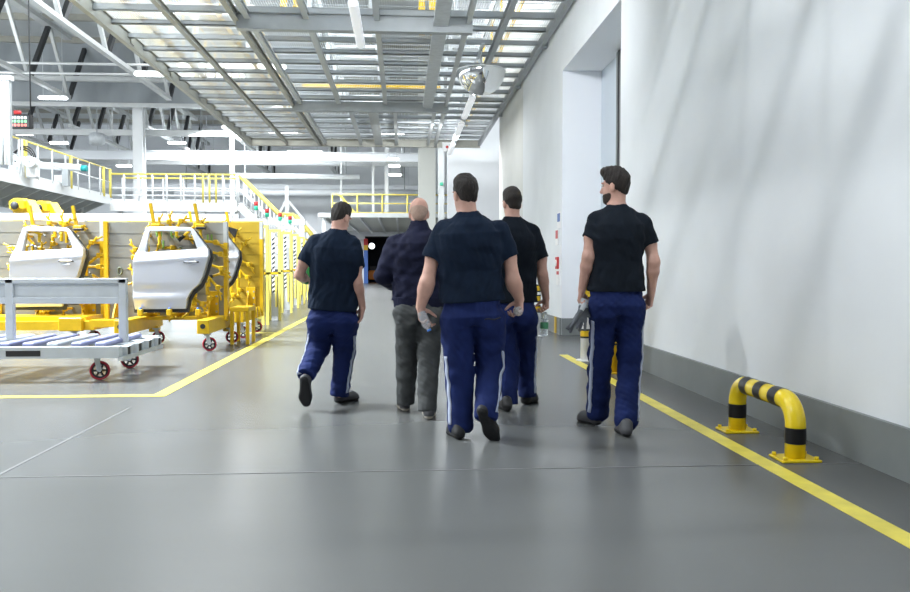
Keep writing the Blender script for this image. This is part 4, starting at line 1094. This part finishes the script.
bollard(2.42, 9.0, .95, 'yellow bollard with a black band, seen between the legs of the bearded man', mbody='yellow_matt', bands=((.35, .45),))
t = thing('corner_guard', (WX - .04, DY1 + .35, 0), 'yellow corner guard strip low on the wall past the doorway', 'guard'); build(MB().cbox((WX - .045, DY1 + .35, .16), (.02, .14, .30), .005), 'strip', 'yellow_matt', t)
for i, (u, v, wd, hh, m, lab) in enumerate(((559.5, 220, .30, .30, 'blue', 'small blue sign on the white wall beyond the doorway'), (557.5, 237, .26, .30, 'red', 'small red and white sign under the blue sign'), (557.8, 263, .22, .22, 'red', 'red alarm box on the wall under the small signs'), (558.5, 277, .3, .3, 'sign_white', 'small white notice below the red alarm box'))):
    p = atx(u, v, WX); t = thing('wall_sign' if i != 2 else 'alarm_box', (WX, p.y, p.z), lab, 'sign' if i != 2 else 'alarm')
    d = .015 if i != 2 else .03
    build(MB().cbox((WX - d / 2, p.y, p.z), (d, wd, hh), .004), 'plate', m if i == 2 else 'sign_white', t)
    if i in (0, 1): build(MB().bb(WX - d - .003, WX - d, p.y - wd * .4, p.y + wd * .4, p.z - hh * .1, p.z + hh * .4), 'symbol', m, t)
    elif i == 3: build(MB().bb(WX - d - .003, WX - d, p.y - wd * .35, p.y + wd * .35, p.z + hh * .15, p.z + hh * .35), 'symbol', 'red', t)
    else: build(MB().cyl((WX - d, p.y, p.z), (WX - d - .02, p.y, p.z), .06, seg=12), 'button', 'sign_white', t)
# ================================================================== PEOPLE
V3 = lambda v: np.array(v, float)
def hand(sd, wr, d, n, t, curl, sz=1.0, thumb=0.5):
    wr = V3(wr); d = unit(d); n = V3(n); n = unit(n - d * n.dot(d)); t = V3(t); t = unit(t - d * t.dot(d) - n * t.dot(n))
    lens = (.080, .088, .081, .064); kn = []
    for i in range(4):
        k = wr + d * (.092, .096, .090, .080)[i] * sz + t * (.0325 - .0215 * i) * sz
        sd.cone(wr + d * .012 + t * (.016 - .011 * i) * sz, k, .0165, .0118 * sz, .012)
        kn.append(k)
    for i in range(4):
        a = 0; p = kn[i]; L = lens[i] * sz
        sp = t * (.05 - .035 * i)
        for s, (fr, ra, rb) in enumerate(((.46, .0098, .0088), (.30, .0088, .0080), (.24, .0080, .0068))):
            a += curl[s] * (1 + .12 * i)
            dd = unit(d * math.cos(a) + n * math.sin(a) + sp)
            q = p + dd * L * fr; sd.cone(p, q, ra * sz, rb * sz, .003); p = q
    b = wr + d * .022 + t * .020; p1 = b + unit(d * .55 + t * .75 + n * thumb) * .046 * sz
    p2 = p1 + unit(d * .9 + t * .15 + n * thumb * 1.2) * .034 * sz; p3 = p2 + unit(d * .95 - t * .1 + n * thumb * 1.5) * .026 * sz
    sd.cone(b, p1, .017, .0125, .012); sd.cone(p1, p2, .0118, .0102, .003); sd.cone(p2, p3, .0102, .008, .003)

def shoe(parent, heel, toe, up, mu, ms, wide=1.0):
    heel = V3(heel); toe = V3(toe); f = unit(toe - heel); L = np.linalg.norm(toe - heel)
    up = V3(up); u = unit(up - f * up.dot(f)); s = np.cross(f, u)
    pt = lambda a, b, c=0: heel + f * (a * L) + s * c + u * b
    def foot(g, k=.03):
        sd = SDF()
        sd.cone(pt(.13, .045), pt(.70, .040), .036 * wide + g, .048 * wide + g, k); sd.cone(pt(.70, .04), pt(.87, .034, .004), .048 * wide + g, .036 * wide + g, k)
        return sd
    sd = foot(0); sd.cone(pt(.18, .05), pt(.22, .09), .038, .038, .03); sd.cone(pt(.24, .08), pt(.66, .045), .036, .036, .03)
    sd.plane(pt(0, .014), -u)
    o = sdf_obj(sd, 'shoe', mu, parent, .006)
    so = foot(.006); so.plane(pt(0, .0), -u); so.plane(pt(0, .030), u)
    sdf_obj(so, 'sole', ms, o, .006)
    return o

def ribbon(parent, sd, a, b, out, t0, t1, wd, name='side_stripe', m='stripe', n=26, via=None):
    """a flat stripe lying on the cloth along the line a-b (bent at via), found by marching in from the side"""
    a = V3(a); b = V3(b); out = unit(out); mid = V3(via) if via is not None else (a + b) / 2
    ce = []
    for i in range(n + 1):
        t = t0 + (t1 - t0) * i / n
        ce.append((a + (mid - a) * t * 2) if t < .5 else (mid + (b - mid) * (t - .5) * 2))
    ce = np.array(ce); ax = unit(b - a); sd_ = unit(np.cross(ax, out)); vs = []
    for w_ in (-wd / 2, 0, wd / 2):
        P = ce + sd_ * w_; r = np.full(len(P), .24); done = np.zeros(len(P), bool)
        for _ in range(60):
            q = P + out * r[:, None]; dv = sd.eval(q); done |= dv < .0015
            r = np.where(done, r, np.maximum(r - np.maximum(dv * .6, .001), 0))
        vs.append(P + out * (r + .0035)[:, None])
    mb = MB(); V = [Vector(p) for k in vs for p in k]; N1 = n + 1
    V2 = [v - Vector(out) * .007 for v in V]
    fs = [(k * N1 + i, k * N1 + i + 1, (k + 1) * N1 + i + 1, (k + 1) * N1 + i) for k in range(2) for i in range(n)]
    o = len(V); fs += [tuple(o + q for q in f)[::-1] for f in fs]
    for i in range(n):
        for k in (0, 2): fs.append((k * N1 + i, k * N1 + i + 1, o + k * N1 + i + 1, o + k * N1 + i))
    for e in (0, n):
        for k in range(2): fs.append((k * N1 + e, (k + 1) * N1 + e, o + (k + 1) * N1 + e, o + k * N1 + e))
    mb.add(V + V2, fs, True)
    return build(mb, name, m, parent)

def person(S):
    Y0 = S['Y']
    J = lambda k: V3(at(S[k][0], S[k][1], Y0 + (S[k][2] if len(S[k]) > 2 else 0)))
    skin = S.get('skin', 'skin'); seed = S['seed']; sc = S.get('hs', 1.0)
    shL, shR, nk, hem = J('shL'), J('shR'), J('neck'), J('hem')
    hc = J('head'); yaw, pit = math.radians(S['look'][0]), math.radians(S['look'][1])
    f = V3((math.sin(yaw) * math.cos(pit), math.cos(yaw) * math.cos(pit), -math.sin(pit))); xr = V3((math.cos(yaw), -math.sin(yaw), 0)); up = np.cross(xr, f)
    HM = np.stack([xr, f, up], 1)
    H = lambda x, y, z: hc + HM @ V3((x, y, z)) * sc
    arms = {}
    for s in 'LR': arms[s] = (J('sh' + s), J('sl' + s), J('el' + s), J('wr' + s))
    hipL, hipR, knL, knR, anL, anR = [J(k) for k in ('hipL', 'hipR', 'knL', 'knR', 'anL', 'anR')]
    X = unit(shR - shL); Z = unit(nk - hem); Yx = unit(np.cross(Z, X)); X = np.cross(Yx, Z)
    TL = np.linalg.norm(nk - hem)
    g0 = min(anL[2], anR[2]); base = Vector((hem[0], hem[1], 0))
    hw = S['hw']; dp = S.get('depth', .125)
    zs = [-.02, .05 * TL, .35 * TL, .62 * TL, .78 * TL, .88 * TL, .96 * TL, 1.015 * TL]
    HW = [hw[0], hw[0], hw[1], hw[2], hw[2] * .96, hw[2] * .66, .095, .066]
    HD = [dp * 1.0, dp, dp * .98, dp * 1.06, dp * 1.0, dp * .84, .080, .068]
    YO = [0, 0, .012, -.012, -.018, -.014, -.008, 0]
    # ---------------- body: one continuous surface
    B = SDF()
    B.ell(H(0, -.012, .034), V3((.074, .094, .086)) * sc, HM, .02)
    B.ell(H(0, .026, -.045), V3((.057, .066, .074)) * sc, HM, .03)
    B.ell(H(0, .062, -.098), V3((.030, .026, .022)) * sc, HM, .03)
    B.cone(H(0, .088, .004), H(0, .106, -.030), .010, .0145, .012)
    B.ell(H(0, .078, -.064), V3((.024, .016, .012)), HM, .01)
    for s in (-1, 1):
        B.ell(H(s * .074, -.006, -.014), V3((.010, .020, .033)) * sc, HM, .006)
        B.ell(H(s * .030, .086, .012), V3((.018, .012, .010)), HM, .01, 's')
        B.ell(H(s * .034, .080, .026), V3((.022, .012, .007)), HM, .012)
    nr = S.get('neckr', .058)
    B.cone(nk - Z * .05, H(0, -.022, -.055), nr * 1.06, nr * .95, .03)
    B.loft(hem, X, Yx, Z, zs, [w_ * q for w_, q in zip(HW, (.72, .74, .82, .86, .88, .88, .9, .9))], [d_ * q for d_, q in zip(HD, (.66, .68, .76, .82, .84, .84, .84, .84))], YO, 2.3, .03)
    ar = S.get('armr', (.052, .044, .030))
    for s in 'LR':
        a, b, e, w_ = arms[s]
        B.cone(a, b, .040, .046, .02); B.cone(b, e, .046, ar[1], .03)
        m = e + (w_ - e) * .28
        B.cone(e, m, ar[1], ar[1] * 1.06, .03); B.cone(m, w_, ar[1] * 1.04, ar[2], .02)
        hd_ = S['hand' + s]; hand(B, w_, *hd_)
    for hp, kn, an in ((hipL, knL, anL), (hipR, knR, anR)):
        B.cone(hem - Z * .03, hp, .075, .08, .03); B.cone(hp, kn, .085, .055, .04); B.cone(kn, an, .055, .04, .03)
    body = sdf_obj(B, 'person', skin, None, .0052, base)
    tag(body, S['label'], 'person', 'workers walking down the aisle')
    # eyes
    for s in (-1, 1):
        e = MB().ball(H(s * .030, .0825, .012), .0105, 10, 6); eo = build(e, 'eye', 'eye_white', body)
        build(MB().ball(H(s * .030, .0905, .012), .0045, 8, 5), 'iris', 'iris', eo)
    # ---------------- hair, beard
    if S.get('hair'):
        Hh = SDF(); q = S['hair']
        Hh.ell(H(0, -.014, .038), V3((.0785, .0985, .092 + q * .004)) * sc, HM, .02)
        Hh.ell(H(0, .018, .090 + q * .004), V3((.060, .074, .038 + q * .006)) * sc, HM, .03)
        Hh.ell(H(0, -.056, -.028), V3((.054, .034, .046)) * sc, HM, .03)
        if q > 1: Hh.ell(H(0, .066, .112), V3((.052, .040, .030)) * sc, HM, .03)
        Hh.plane(H(0, .0, -.006), HM @ V3((0, .80, -1)), .008)
        for s in (-1, 1): Hh.ell(H(s * .082, .0, -.016), V3((.018, .026, .036)) * sc, HM, .004, 's')
        Hh.noise(folds(.0040, 120, seed + 5, (1, 1, .5)))
        sdf_obj(Hh, 'hair', S.get('hairm', 'hair'), body, .0052)
    if S.get('fringe'):
        Hh = SDF(); Hh.ell(H(0, -.012, .03), V3((.0765, .0965, .088)) * sc, HM, .02); Hh.ell(H(0, -.066, -.03), V3((.055, .036, .058)) * sc, HM, .03)
        Hh.plane(H(0, .02, -.045), HM @ V3((0, .6, -.3)), .008); Hh.plane(H(0, -.01, .015), HM @ V3((0, .25, 1)), .01)
        for s in (-1, 1): Hh.ell(H(s * .080, .0, -.016), V3((.016, .026, .034)) * sc, HM, .004, 's')
        sdf_obj(Hh, 'hair', 'hair_grey', body, .0052)
    if S.get('beard'):
        Bd = SDF(); Bd.ell(H(0, .028, -.052), V3((.060, .068, .075)) * sc, HM, .02); Bd.ell(H(0, .062, -.102), V3((.032, .029, .024)) * sc, HM, .03)
        Bd.plane(H(0, .05, -.050), HM @ V3((0, .25, 1)), .006); Bd.plane(H(0, .0, -.05), HM @ V3((0, -1, .3)), .01); Bd.ell(H(0, .098, -.060), V3((.022, .016, .008)), HM, .004, 's')
        Bd.noise(folds(.002, 120, seed))
        sdf_obj(Bd, 'beard', 'beard', body, .0052)
    # ---------------- shirt or jacket
    T = SDF(); T.loft(hem, X, Yx, Z, zs, HW, HD, YO, 2.35, .04)
    srs = S.get('slr', (.074, .068))
    for s, sh, sg in (('L', shL, -1), ('R', shR, 1)):
        a, b, e, w_ = arms[s]
        ins = a - X * sg * .02
        T.cone(nk + X * sg * .035 - Z * .045, ins - Z * .002, .046, .062, .04)
        if S.get('jacket'):
            T.cone(a, e, .080, .074, .04); wj = e + (w_ - e) * .93; T.cone(e, wj, .074, .058, .03)
        else:
            nn = unit(b - a); bb_ = b + nn * .05
            def slv(P, a=ins, b=bb_, c=b, nn=nn):
                q = P - a; ab = b - a; t = np.clip(q @ ab / (ab @ ab), 0, 1)
                d = np.linalg.norm(q - t[..., None] * ab, axis=-1) - (srs[0] + (srs[1] - srs[0]) * t)
                return np.maximum(d, (P - c) @ nn)
            T.add(slv, np.minimum(ins, bb_) - .09, np.maximum(ins, bb_) + .09, .03)
    if S.get('jacket'):
        T.cone(nk - Z * .02, nk + Z * .014 - Yx * .004, .086, .074, .015)
        T.noise(folds(.0085, 17, seed, (1, 1, 1.6))); T.noise(folds(.003, 45, seed + 1, (1, 1, 1.3)))
    else:
        T.noise(folds(.0050, 13, seed, (1, 1, 1.3))); T.noise(folds(.0046, 26, seed + 1, (1.5, 1.2, .7), True))
    T.plane(hem, -Z)
    B_sh = sdf_obj(T, 'jacket' if S.get('jacket') else 't_shirt', S['shirtm'], body, .0062)
    if S.get('jacket'):
        wbm = SDF(); wbm.loft(hem, X, Yx, Z, [-.055, 0, .03], [hw[0] * .97, hw[0] * 1.0, hw[0] * 1.02], [dp * .97, dp, dp * 1.03], [0, 0, 0], 2.35, 0); wbm.noise(folds(.002, 60, seed, (1, 1, .1)))
        sdf_obj(wbm, 'waistband', S['shirtm'], B_sh, .006)
    # ---------------- trousers
    P = SDF(); pc = hem - Z * .03; hz_ = (hipL + hipR) / 2
    tw = S.get('tw', .93)
    P.loft(hem, unit(hipR - hipL), Yx, Z, [-.16, -.10, .02, .06], [hw[0] * tw * .8, hw[0] * tw * .98, hw[0] * tw * .92, hw[0] * tw * .86], [dp * .8, dp * 1.0, dp * .84, dp * .78], [-.01, -.012, 0, 0], 2.4, .04)
    rl, rr_ = S['legL'], S['legR']
    for hp, kn, an, r in ((hipL, knL, anL, rl), (hipR, knR, anR, rr_)):
        mid = (hp + kn) / 2
        P.cone(hp, kn, r[0], r[1], .035); P.cone(kn, an, r[1] * .98, r[2], .03)
        P.ell(hp - Yx * .035 + V3((0, 0, -.01)), (.088, .088, .10), None, .05)
    P.noise(folds(.0055, 13, seed + 2, (1, 1, 1.5))); P.noise(folds(.0058, 30, seed + 3, (1.2, 1, 1.2), True))
    for kn, an in ((knL, anL), (knR, anR)):
        nn = unit(an - kn); e = an + nn * S.get('hemx', .03)
        def cut(Q, e=e, nn=nn):
            q = Q - e; ax = q @ nn; rad = np.linalg.norm(q - ax[..., None] * nn, axis=-1); return np.maximum(-ax, rad - .13)
        P.add(cut, e - .2, e + .2, .004, 's')
    tr_ = sdf_obj(P, 'trousers', S['trm'], body, .0062)
    tr_['label'] = S['trl']
    if S.get('stripes'):
        for kn, an, hp, sg in ((knL, anL, hipL, -1), (knR, anR, hipR, 1)):
            ribbon(tr_, P, hp, an, (sg * .84, -.54, 0), S['stripes'][0], .99, .031, via=kn)
    if S.get('pocket'):
        pc_ = hipR + V3((.01, 0, .035)); q = MB()
        for dz, wd in ((.0, .115),):
            pts = []
            for i in range(9):
                p = pc_ + X * (-wd / 2 + wd * i / 8) ; r = -.02
                p = p - Yx * .16
                for _ in range(40):
                    dv = float(P.eval(p[None])[0])
                    if dv < .001: break
                    p = p + Yx * max(dv * .6, .001)
                pts.append(Vector(p - Yx * .001 + V3((0, 0, .004 * math.sin(i)))))
            q.tube(pts, .005, 6)
        build(q, 'pocket_seam', 'shoe_black', tr_)
    for kn, an, k in ((knL, anL, 'footL'), (knR, anR, 'footR')):
        heel, toe = S[k](Y0)
        shoe(body, heel, toe, kn - an + V3((0, .0, .01)), S['shoem'], S['solem'], S.get('shw', 1.0))
    return body, arms, B

def foot_flat(u, v, dx, L=.30):
    def g(Y0):
        h = gp(u, v); d = Vector((dx, math.sqrt(max(0, 1 - dx * dx)), 0)); return h, h + d * L
    return g
def foot_pt(uh, vh, Yh, ut, vt, Yt, L=.30):
    def g(Y0):
        h = at(uh, vh, Yh); t = at(ut, vt, Yt); m = (t - h).normalized(); return t - m * L, t
    return g
REL = (.30, .45, .35); GRIP = (.75, .95, .6); HALF = (.5, .7, .5)
CEN = dict(Y=5.65, seed=1, label='broad man in navy t-shirt with a small bottle in each hand, central in the group', head=(465, 194.5, .0), look=(-22, 4), hs=1.08, neck=(467.5, 214, -.02), neckr=.066, shL=(442, 231), shR=(501, 232),
    hem=(472, 301, 0), hw=(.222, .222, .232), depth=.145, slL=(432.5, 258, 0), slR=(509.5, 257, 0), elL=(427, 283, -.03), elR=(513, 281, -.03), wrL=(420.5, 307, .02), wrR=(519.5, 299, .02), armr=(.055, .050, .034),
    handL=((.22, -.05, -1), (.75, -.6, 0), (.5, .8, 0), HALF, 1.08, .7), handR=((-.1, -.1, -1), (-.75, -.5, 0), (-.4, .8, 0), (.85, 1.0, .7), 1.05, .8), slr=(.080, .074),
    hipL=(457, 322, .0), hipR=(489, 322, .0), knL=(459.5, 374, .02), knR=(490.5, 366, .06), anL=(460.5, 424, -.02), anR=(486, 412, -.16), legL=(.116, .098, .086), legR=(.116, .094, .080),
    shirtm='shirt_navy', trm='trouser_blue', trl='dark blue work trousers with pale side stripes', stripes=(.32,), pocket=True, hair=1,
    footL=foot_flat(460.5, 440.5, -.16, .29), footR=foot_pt(480.5, 414, 5.40, 495, 444, 5.50, .31), shoem='shoe_black', solem='sole_black', shw=1.04, hemx=.06)
LEF = dict(Y=7.0, seed=2, label='man in navy t-shirt looking down, green bottle at his side, first in the line', head=(341, 217.5), look=(34, 22), neck=(338.5, 231, -.02), neckr=.057, shL=(313.5, 243), shR=(354, 245),
    hem=(333, 310), hw=(.212, .205, .212), depth=.12, slL=(304, 262), slR=(356.5, 266, -.02), elL=(299.5, 275, .02), elR=(357.5, 283, -.04), wrL=(309, 281, .24), wrR=(362.5, 308, .0), armr=(.05, .042, .029),
    handL=((.45, .8, .1), (.8, -.3, -.2), (0, .1, 1), GRIP, 1.0, .6), handR=((-.22, 0, -1), (-.8, -.35, 0), (-.3, .9, 0), (.2, .4, .3), 1.02, .4), slr=(.074, .068),
    hipL=(320.5, 324), hipR=(344.5, 324), knL=(318.5, 347, .10), knR=(344.5, 352, .10), anL=(306.5, 374, -.22), anR=(339.5, 393, .07), legL=(.108, .096, .074), legR=(.106, .092, .078),
    shirtm='shirt_navy', trm='trouser_blue', trl='dark blue work trousers with pale side stripes', stripes=(.2,), hair=1,
    footL=foot_pt(303, 378, 6.66, 305, 408, 6.78, .30), footR=foot_flat(335, 404, .62), shoem='shoe_grey', solem='sole_black')
BAL = dict(Y=6.45, seed=3, label='bald man in a dark navy jacket and grey trousers', head=(419, 213), look=(2, 12), neck=(419, 227, -.02), neckr=.060, shL=(396, 244), shR=(442, 244), skin='skin_bald',
    hem=(419.5, 300), hw=(.213, .213, .215), depth=.135, slL=(390, 255), slR=(449, 255), elL=(383.5, 275, .04), elR=(455, 276, .04), wrL=(393, 284, .29), wrR=(446, 284, .29), armr=(.05, .044, .03),
    handL=((.5, .8, .2), (.6, -.3, .1), (0, 0, 1), HALF, 1.0, .5), handR=((-.5, .8, .2), (-.6, -.3, .1), (0, 0, 1), HALF, 1.0, .5),
    hipL=(408.5, 317), hipR=(431, 317), knL=(407, 349, .12), knR=(428.5, 355, .0), anL=(405.8, 401, .18), anR=(427.5, 409, -.10), legL=(.103, .086, .072), legR=(.103, .086, .072),
    shirtm='jacket_navy', jacket=True, trm='trouser_grey', trl='dark grey work trousers', fringe=True, footL=foot_flat(405.5, 412.5, -.08), footR=foot_flat(428.5, 420.5, .06), shoem='shoe_grey', solem='sole_cream', hemx=.02)
BEH = dict(Y=6.75, seed=4, label='man in black t-shirt half hidden behind the broad man, bottle in hand', head=(511.8, 203), look=(-16, 4), neck=(512, 218.5, -.02), neckr=.058, shL=(491.5, 234), shR=(534, 233.5),
    hem=(513.5, 302), hw=(.198, .196, .205), depth=.125, slL=(486, 258), slR=(541, 258), elL=(485, 276, -.02), elR=(542.5, 275, -.02), wrL=(488, 300, .05), wrR=(546, 298, .02), armr=(.05, .042, .03),
    handL=((.1, .1, -1), (.8, -.3, 0), (.3, .8, 0), REL, 1.0, .4), handR=((-.05, 0, -1), (-.85, -.35, 0), (-.3, .9, 0), (.8, 1.0, .7), 1.0, .8), slr=(.074, .068),
    hipL=(502, 318), hipR=(525, 318), knL=(508, 358, .05), knR=(526, 347, .16), anL=(508.5, 401, -.02), anR=(527, 393, .16), legL=(.103, .090, .078), legR=(.103, .088, .076),
    shirtm='shirt_black', trm='trouser_blue', trl='dark blue work trousers with pale side stripes', stripes=(.3,), hair=1,
    footL=foot_flat(508, 412.5, -.05), footR=foot_flat(523.5, 405.5, .50), shoem='shoe_black', solem='sole_black')
RIG = dict(Y=5.8, seed=6, label='bearded man in black t-shirt beside the white wall, grey gloves in one hand', head=(615.3, 186.5), look=(-52, 2), neck=(617, 206, -.02), neckr=.056, hs=1.03, shL=(595, 221), shR=(644, 224),
    hem=(616, 291), hw=(.205, .190, .192), depth=.12, slL=(591, 237.5), slR=(650, 243.5), elL=(588.5, 257, -.02), elR=(653.5, 262, -.04), wrL=(582, 290, .05), wrR=(651, 294, .02), armr=(.05, .043, .029),
    handL=((-.18, .0, -1), (.85, -.45, 0), (.4, .8, 0), (.7, .9, .6), 1.02, .6), handR=((-.2, .15, -1), (-.8, -.3, 0), (-.3, .9, 0), (.6, .8, .6), 1.0, .6), slr=(.072, .066),
    hipL=(603, 308), hipR=(630, 308), knL=(600.5, 358, .08), knR=(629.8, 358, .02), anL=(597.5, 412, .20), anR=(626, 421, -.12), legL=(.099, .086, .084), legR=(.099, .088, .080),
    shirtm='shirt_black', trm='trouser_blue', trl='dark blue work trousers with pale side stripes', stripes=(.12,), hair=2, beard=True,
    footL=foot_flat(601, 426.5, -.42, .28), footR=foot_flat(627, 438.5, .06, .28), shoem='shoe_grey', solem='sole_black', hemx=.065, shw=.92)
for S in (BEH, BAL, LEF, CEN, RIG): person(S)

# ================================================================== THINGS THE MEN HOLD
def bottle(label, base, top, r, m='plastic_clear', lab=None, cap='cap_blue'):
    base = Vector(base); top = Vector(top); ax = top - base; L = ax.length; ax.normalize()
    t = thing('water_bottle', base, label, 'bottle', None)
    pr = [(r * .5, 0), (r * .92, .004), (r, .014)]
    for i in range(5): pr += [(r, L * (.10 + i * .11)), (r * .94, L * (.15 + i * .11))]
    pr += [(r, L * .66), (r * .97, L * .70), (r * .75, L * .80), (r * .42, L * .89), (r * .40, L * .93)]
    build(MB().lathe(pr, base, ax, 24), 'bottle_body', m, t)
    if lab: build(MB().lathe([(r * 1.02, L * .30), (r * 1.02, L * .56)], base, ax, 24, False), 'label', lab, t)
    build(MB().lathe([(r * .46, L * .92), (r * .47, L), (r * .3, L * 1.005)], base, ax, 16), 'cap', cap, t)
    return t
bottle('clear bottle with blue cap pointing down in the broad man\'s left hand', at(421, 312, 5.61), at(429.5, 331, 5.58), .032)
bottle('crumpled clear bottle seen end-on in the broad man\'s right hand', at(518.2, 311.5, 5.54), at(518.5, 310, 5.76), .033)
bottle('clear water bottle with green label hanging below the half hidden man\'s hand', at(543.8, 336, 6.75), at(545, 311.5, 6.75), .034, lab='label_green', cap='label_white')
bottle('green plastic bottle held against the looking-down man\'s side', at(303.5, 283, 7.16), at(311, 264, 7.22), .042, m='plastic_green', cap='label_green')
def glove(label, p, d, lat, seed, m):
    p = V3(p); d = unit(d); lat = V3(lat); lat = unit(lat - d * lat.dot(d)); n = np.cross(d, lat)
    sd = SDF(); r = np.random.RandomState(seed)
    sd.rbox(p + d * .04, (.042, .055, .014), .012, np.stack([lat, d, n], 1), .01)
    for i in range(4):
        b = p + d * .085 + lat * (.032 - .021 * i); dd = unit(d + lat * (.22 - .15 * i) + n * r.uniform(-.35, .35)); L = (.075, .085, .08, .065)[i]
        sd.cone(b, b + dd * L, .0125, .0105, .006)
    b = p + d * .03 + lat * .04; sd.cone(b, b + unit(d * .6 + lat) * .06, .014, .011, .008)
    sd.noise(folds(.002, 60, seed))
    t = thing('work_glove', p, label, 'glove')
    sdf_obj(sd, 'glove_body', m, t, .005)
    cf = SDF(); cf.rbox(p - d * .035, (.042, .034, .017), .012, np.stack([lat, d, n], 1), 0); cf.noise(folds(.002, 70, seed + 1)); sdf_obj(cf, 'cuff', 'glove_cuff', t, .005)
    return t
gY = 5.80
glove('grey work glove with pale cuff gripped by the bearded man, the outer one of two', at(580.5, 311, gY), at(573, 324, gY) - at(580.5, 311, gY), (.5, .3, .8), 1, 'glove')
glove('grey work glove in the bearded man\'s grip, hanging closer to his leg', at(584, 308, gY + .01), at(579.5, 326, gY - .05) - at(584, 308, gY), (.9, .2, .2), 2, 'glove')
